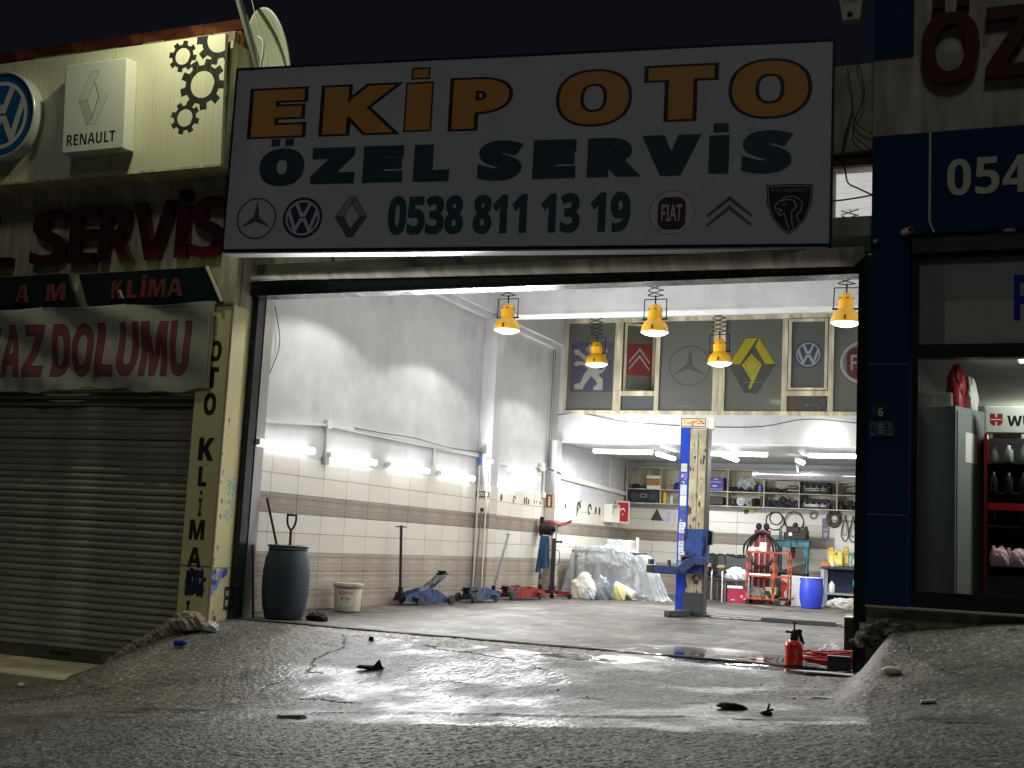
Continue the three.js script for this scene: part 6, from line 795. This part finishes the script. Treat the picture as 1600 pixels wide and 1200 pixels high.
{
  const p = thing('hydraulic_press', 'teal steel workshop press with beam and ram against the back wall', 'press', [4.0, Y0, -14.8]), teal = mat(0x3f8497, .45, { map: wornTint }); for (const s of [-1, 1]) part(p, 'upright', [BX(s * .29 - .04, s * .29 + .04, 0, 1.36, -.1, .1)], teal); part(p, 'top_beam', [BX(-.36, .36, 1.22, 1.36, -.12, .12), BX(-.37, .37, 1.36, 1.375, -.16, .16)], teal); part(p, 'ram', [C(.05, .05, .14, 0, 1.15, 0), C(.03, .03, .1, 0, 1.03, 0)], greasy); part(p, 'work_table', [BX(-.33, .33, .6, .66, -.16, .16)], greasy); part(p, 'foot', [BX(-.36, -.22, 0, .05, -.3, .3), BX(.22, .36, 0, .05, -.3, .3)], teal);
  const e = thing('engine_unit', 'black engine unit with hoses resting on the teal press', 'engine', [4.06, Y0 + 1.376, -14.8]); part(e, 'block', [RB(.5, .16, .26, 0, .08, 0, null, .02), RB(.28, .14, .2, -.06, .22, 0, null, .02), RB(.2, .2, .2, .17, .12, .02, null, .03)], greasy); part(e, 'cap', [S(.06, -.02, .32, 0), C(.05, .05, .1, .2, .25, .02)], blackPlastic); part(e, 'gauge', C(.04, .04, .02, -.1, .12, .14, [Math.PI / 2, 0, 0], 16), chalk);
  solo('green_glass_bottle', [L([[0, 0], [.035, 0], [.035, .17], [.012, .25], [.012, .32], [0, .32]], 14)], phys(0x5f8f88, .15, { transmission: .4, thickness: 0 }), 'slim green glass bottle at the corner of the teal press', 'bottle', [3.73, Y0 + 1.376, -14.75]); solo('metal_wedge', [EX([[-.25, 0], [.25, 0], [.2, .2], [-.22, .06]], .2, .005, 0, 0, -.1)], mat(0x4b4744, .5, { map: wornTint }), 'dark wedge shaped casting on the press table', 'car part', [4.05, Y0 + .661, -14.8]);
  const b = thing('blue_barrel', 'bright blue plastic barrel with pale rim beside the orange trolley', 'barrel', [4.74, Y0, -12.85]); part(b, 'body', L([[0, 0], [.19, 0], [.2, .02], [.225, .14], [.238, .3], [.235, .42], [.215, .55], [.2, .6], [.19, .6], [.19, .2], [0, .18]], 40), mat(0x2c3fb8, .38)); part(b, 'rim', put(new THREE.TorusGeometry(.205, .018, 8, 40), 0, .605, 0, [Math.PI / 2, 0, 0]), mat(0x9ea4c2, .4)); part(b, 'handle', [B(.03, .05, .05, -.21, .57, .02), B(.03, .05, .05, .21, .57, .02)], mat(0x2a2d3a, .4));
  const w = thing('workbench', 'navy steel workbench with grey top and open lower shelf', 'workbench', [5.45, Y0, -14.5]), nv = mat(0x1c2846, .45); part(w, 'top', RB(1.5, .05, .6, 0, .82, 0, null, .008), mat(0x3a3f48, .4, { metalness: .4 })); part(w, 'leg', BX(-.75, -.68, 0, .8, .2, .28), mat(0x9da0a2, .5)); part(w, 'leg', BX(-.75, -.68, 0, .8, -.28, -.2), mat(0x9da0a2, .5)); part(w, 'leg', BX(.68, .75, 0, .8, -.28, .28), nv); part(w, 'back_panel', BX(-.68, .68, .1, .8, -.29, -.27), nv); part(w, 'lower_shelf', BX(-.68, .68, .26, .3, -.26, .26), mat(0x8a8c8c, .5)); 
  const on = (n, l, cat, g, m, dx, dy, dz) => solo(n, g, m, l, cat, [5.45 + dx, Y0 + dy, -14.5 + dz]); const T = .848;
  const jug = (n, l, c, dx, dz, h = .34, w2 = .17) => { const o = thing(n, l, 'jug', [5.45 + dx, Y0 + T, -14.5 + dz], .2); part(o, 'body', [RB(w2, h * .72, .1, 0, h * .36, 0, null, .03, 3), RB(w2 * .5, h * .26, .07, w2 * .2, h * .78, 0, null, .03, 2), TB([[-w2 * .4, h * .66, 0], [-w2 * .35, h * .88, 0], [-w2 * .05, h * .9, 0], [w2 * .1, h * .84, 0]], .016, 16, 8)], mat(c, .4)); part(o, 'cap', C(.022, .022, .03, w2 * .2, h * .93, 0, null, 12), mat(c, .4)); part(o, 'sticker', B(w2 * .6, h * .35, .003, 0, h * .35, .051), mat(0xe0d48a, .5)); return o; };
  jug('oil_jug', 'tall slim yellow oil jug on the bench end', 0xd8b545, -.6, -.1, .42, .12); jug('oil_jug', 'wide yellow oil jug with pale label on the workbench', 0xd9bc4c, -.44, .02, .34, .2); jug('oil_jug', 'darker olive yellow jug behind the wide yellow one', 0xb9a040, -.3, -.14, .46, .13); jug('teal_jug', 'teal blue jug standing behind the snack packet', 0x4b8f9c, -.1, -.1, .34, .17);
  on('snack_packet', 'green crimped packet with yellow print on the workbench', 'packet', [lump(.19, .17, .06, 371, .25, 0, 0, 0, 2)], mat(0xffffff, .4, { map: null, color: 0x3e7a3a }), .28, T, .08); on('packet_print', 'yellow oval print patch on the green packet', 'print', [S(.1, 0, .15, .045, 1, .7, .25)], mat(0xd3c048, .5), .27, T, .09); on('orange_block', 'small orange block at the bench corner', 'block', [RB(.13, .08, .1, 0, .04, 0, null, .01)], mat(0xd56a2c, .5), -.67, T, .2); on('white_cup', 'small white cup at the bench edge beside the orange block', 'cup', [L([[0, 0], [.03, 0], [.038, .1], [.034, .1], [.028, .008], [0, .008]], 16)], chalk, -.52, T, .22); on('paper_bag', 'white paper fan lying between teal jug and green packet', 'paper', [EX([[-.16, 0], [.14, 0], [.14, .17]], .02, .003)], chalk, .02, T, .12); on('flat_tool', 'dark flat tool lying along the bench front edge', 'tool', [B(.5, .025, .08, 0, .013, 0)], blackPlastic, -.15, T, .2);
  const l = .301; on('blue_bowl', 'bright blue bowl on the lower bench shelf', 'bowl', [L([[0, 0], [.1, .01], [.15, .09], [.16, .15], [.15, .15], [.14, .09], [0, .02]], 24, 0, .0, 0, [-.9, 0, 0]).translate(0, .13, 0)], mat(0x2f9cc4, .35), .02, l, .1); on('red_bowl_tray', 'dark red tray under the bright blue bowl', 'tray', [B(.4, .03, .25, 0, .015, 0)], mat(0x6a1a24, .5), .05, l, .1); on('red_fan', 'glossy orange red ball shaped tool on the lower bench shelf', 'tool', [S(.12, 0, .25, 0, 1, 1, .7), B(.05, .12, .05, 0, .06, 0)], phys(0xc23c1c, .2, { clearcoat: .8 }), .3, l, .0); for (const [k, dx] of [[0, .42], [1, .5], [2, .56]]) on('steel_stand', ['short steel axle stand leg beside the orange red tool', 'grey axle stand next along the lower shelf', 'axle stand nearest the door jamb on the lower shelf'][k], 'stand', [bar([-.05, 0, 0], [0, .3, 0], .03, .03), bar([.06, 0, 0], [0, .3, 0], .03, .03), C(.03, .03, .05, 0, .32, 0)], alu, dx, l, .15); on('white_bottle', 'white cone shaped bottle at the shelf corner behind the barrel', 'bottle', [L([[0, 0], [.07, 0], [.065, .16], [.015, .24], [0, .24]], 16)], chalk, -.55, l, .1);
  solo('grey_blanket', [lump(.3, .14, .18, 381, .5, 0, 0, 0, 3, 3)], mat(0xbcb9b0, .85), 'rumpled grey white blanket heap under the workbench', 'blanket', [5.2, Y0, -13.9]); solo('black_heap', [lump(.25, .1, .15, 382, .5, 0, 0, 0, 2, 3)], mat(0x1c1c20, .7), 'black plastic heap beside the grey white blanket', 'heap', [5.75, Y0, -13.95]);
  solo('water_bottle', [L([[0, 0], [.09, 0], [.1, .05], [.07, .2], [.1, .34], [.08, .42], [.05, .46], [0, .47]], 20)], phys(0xd3b4a4, .2, { transmission: .5, thickness: 0 }), 'pinched clear bottle with pink cap on the floor behind the door jamb', 'bottle', [6.4, floorY(-7) + .002, -7.2]);
}
// ---------- by the door's far jamb ----------
{
  const s = thing('spray_bottle', 'orange red pump sprayer with black head on the wet floor', 'sprayer', [6.72, -.052, -.02], .5), red = phys(0xe03412, .22, { clearcoat: .8 });
  part(s, 'tank', L([[0, 0], [.085, 0], [.092, .015], [.092, .1], [.085, .115], [.092, .13], [.092, .2], [.08, .235], [.05, .255], [0, .26]], 32), red); part(s, 'pump_head', [L([[0, .25], [.045, .25], [.042, .31], [.03, .35], [0, .36]], 20), rod([0, .35, 0], [0, .43, 0], .009), C(.028, .028, .015, 0, .43, 0)], blackPlastic); part(s, 'trigger_handle', [RB(.035, .16, .04, .065, .29, 0, [0, 0, .35], .012), B(.09, .03, .03, .03, .345, 0), rod([-.09, .335, 0], [0, .33, 0], .012)], blackPlastic);
  const c = thing('steel_box', 'black upright steel box behind the far door jamb', 'box', [7.13, floorY(-1.6), -1.75]); part(c, 'body', RB(.3, .42, .3, 0, .21, 0, null, .006), blackIron); part(c, 'lip', B(.32, .012, .32, 0, .426, 0), chalk);
  const hm = mat(0xd1441e, .45), hg = []; for (let k = 0; k < 6; k++) { const r = .17 + .035 * (k % 3), y = .02 + .022 * k, o = .02 * (k % 2); hg.push(TB([[-r - o, y + .03 * hash(k, 1, 5), 0], [-r * .6, y + .01 + .05 * hash(k, 2, 5), r * .55 + .08 * hash(k, 3, 5)], [.1, y + .015, r * .6 + .1 * hash(k, 4, 5)], [.35, y + .06, r * .4], [.42, y + .08, -.05], [.3, y + .05, -r * .6], [-.1, y + .01, -r * .7]], .011, 50, 6, true)); } solo('orange_hose', hg, hm, 'coiled orange air hose lying by the far door jamb', 'hose', [7.0, -.052, -.2], -.2);
  solo('black_box', [RB(.22, .14, .16, 0, .07, 0, null, .006), S(.012, -.07, .04, .082)], blackPlastic, 'small black box standing in the orange hose coil', 'box', [7.18, -.045, .12], .15);
  solo('torn_paper', [EX([[-.28, -.05], [-.12, -.1], [.1, -.07], [.3, -.1], [.3, .08], [.1, .1], [-.1, .05]], .006, .002, 0, 0, 0, [-Math.PI / 2, 0, 0])], mat(0xd9dce0, .8), 'torn white paper sheet on the threshold below the orange hose', 'paper', [7.05, -.058, .38]); solo('white_bag_scrap', [lump(.13, .08, .1, 391, .5, 0, 0, 0, 2, 3)], mat(0xd5d6d6, .6), 'small white bag scrap beside the black steel box', 'scrap', [6.86, floorY(-1.6) + .002, -1.5]);
}
// ---------- litter on the ramp ----------
{
  const gy = (x, z) => z > roadEdge(x) ? roadY(x, z) - .025 : apronY(x, z), lit = (n, l, cat, g, m, x, z, turn = 0) => solo(n, g, m, l, cat, [x, gy(x, z) + .002, z], turn);
  lit('twisted_leaf', 'dark twisted dry leaf on the wet ramp', 'leaf', [lump(.14, .025, .05, 401, .5, 0, 0, 0, 2), EX([[0, 0], [.13, 0], [.08, .1]], .02, .004)], mat(0x2a2620, .8), 2.74, 1.43, .3);
  lit('flattened_carton', 'flattened white carton on the road edge', 'carton', [RB(.26, .045, .1, 0, .022, 0, [0, 0, .05], .012), B(.2, .004, .09, .03, .05, 0, [0, 0, .12])], mat(0x9a9a94, .6, { map: wornTint }), 3.03, 3.3, -.15);
  lit('white_stone', 'smooth white oval stone below the shop plinth', 'stone', [S(.07, 0, .03, 0, 1.2, .5, .8)], mat(0xc9c3b0, .7), 7.83, 1.57); lit('broken_tile', 'broken pale tile shard on the ramp below the plinth', 'shard', [RB(.11, .018, .06, 0, .012, 0, [0, .3, .1], .004)], mat(0xb9b4a6, .7), 8.18, 2.3); lit('paper_scrap', 'torn grey paper scrap on the ramp near the far jamb', 'paper', [EX([[-.09, -.06], [.06, -.05], [.1, .05], [-.05, .06]], .003, .001, 0, 0, 0, [-Math.PI / 2, 0, 0])], mat(0xb9bbbc, .8), 7.3, 1.75);
  lit('blue_bottle', 'small crushed blue plastic bottle beside the concrete lump', 'bottle', [rod([-.06, .04, 0], [.05, .045, .02], .035, 12), rod([.05, .045, .02], [.08, .05, .03], .018, 10)], mat(0x2a2f9c, .3), .1, 1.1, .4); lit('foam_lump', 'crumpled white foam scrap at the pillar foot', 'foam', [lump(.1, .07, .08, 403, .4, 0, 0, 0, 2)], mat(0xc5c4bd, .8), .12, .6); lit('white_pebble', 'white pebble on the pavement before the roller shutter', 'stone', [S(.045, 0, .025, 0, 1, .6, .8)], mat(0xe3e0d6, .6), -1.5, 1.78);
  lit('dark_clod', 'dark oval clod of dirt on the wet ramp edge', 'clod', [lump(.12, .03, .07, 405, .5, 0, 0, 0, 2)], mat(0x201f1d, .9), 6.67, 2.45); lit('dark_twig', 'small dark twig cluster on the wet ramp edge', 'twig', [rod([-.05, .01, 0], [.05, .05, .01], .008), rod([0, .02, 0], [.02, .09, 0], .008), lump(.05, .02, .03, 407, .5, 0, 0, 0, 1)], mat(0x1d1b19, .9), 7.02, 2.76);
  lit('floor_bolt', 'tiny dark bolt on the threshold before the tiled wall', 'bolt', [C(.025, .03, .04, 0, .02, 0)], blackIron, 2.2, .5);
  const r = rng(99), lb = ['small dark pebble on the asphalt', 'small pale pebble on the asphalt']; const pm = [mat(0x1f1e1d, .9), mat(0x8a877e, .8)];
  for (let k = 0; k < 24; k++) { const x = 1 + r() * 8, z = .5 + r() * 5, s = .006 + r() * r() * .014, i = r() < .6 ? 0 : 1; const o = solo('pebble', [new THREE.IcosahedronGeometry(1, 1).scale(1.3, .6, 1)], pm[i], lb[i], 'pebble', [x, gy(x, z) + s * .4, z], r() * 6, i ? 'pale pebbles' : 'dark pebbles'); o.scale.setScalar(s); }
}
renderer.render(scene, camera);
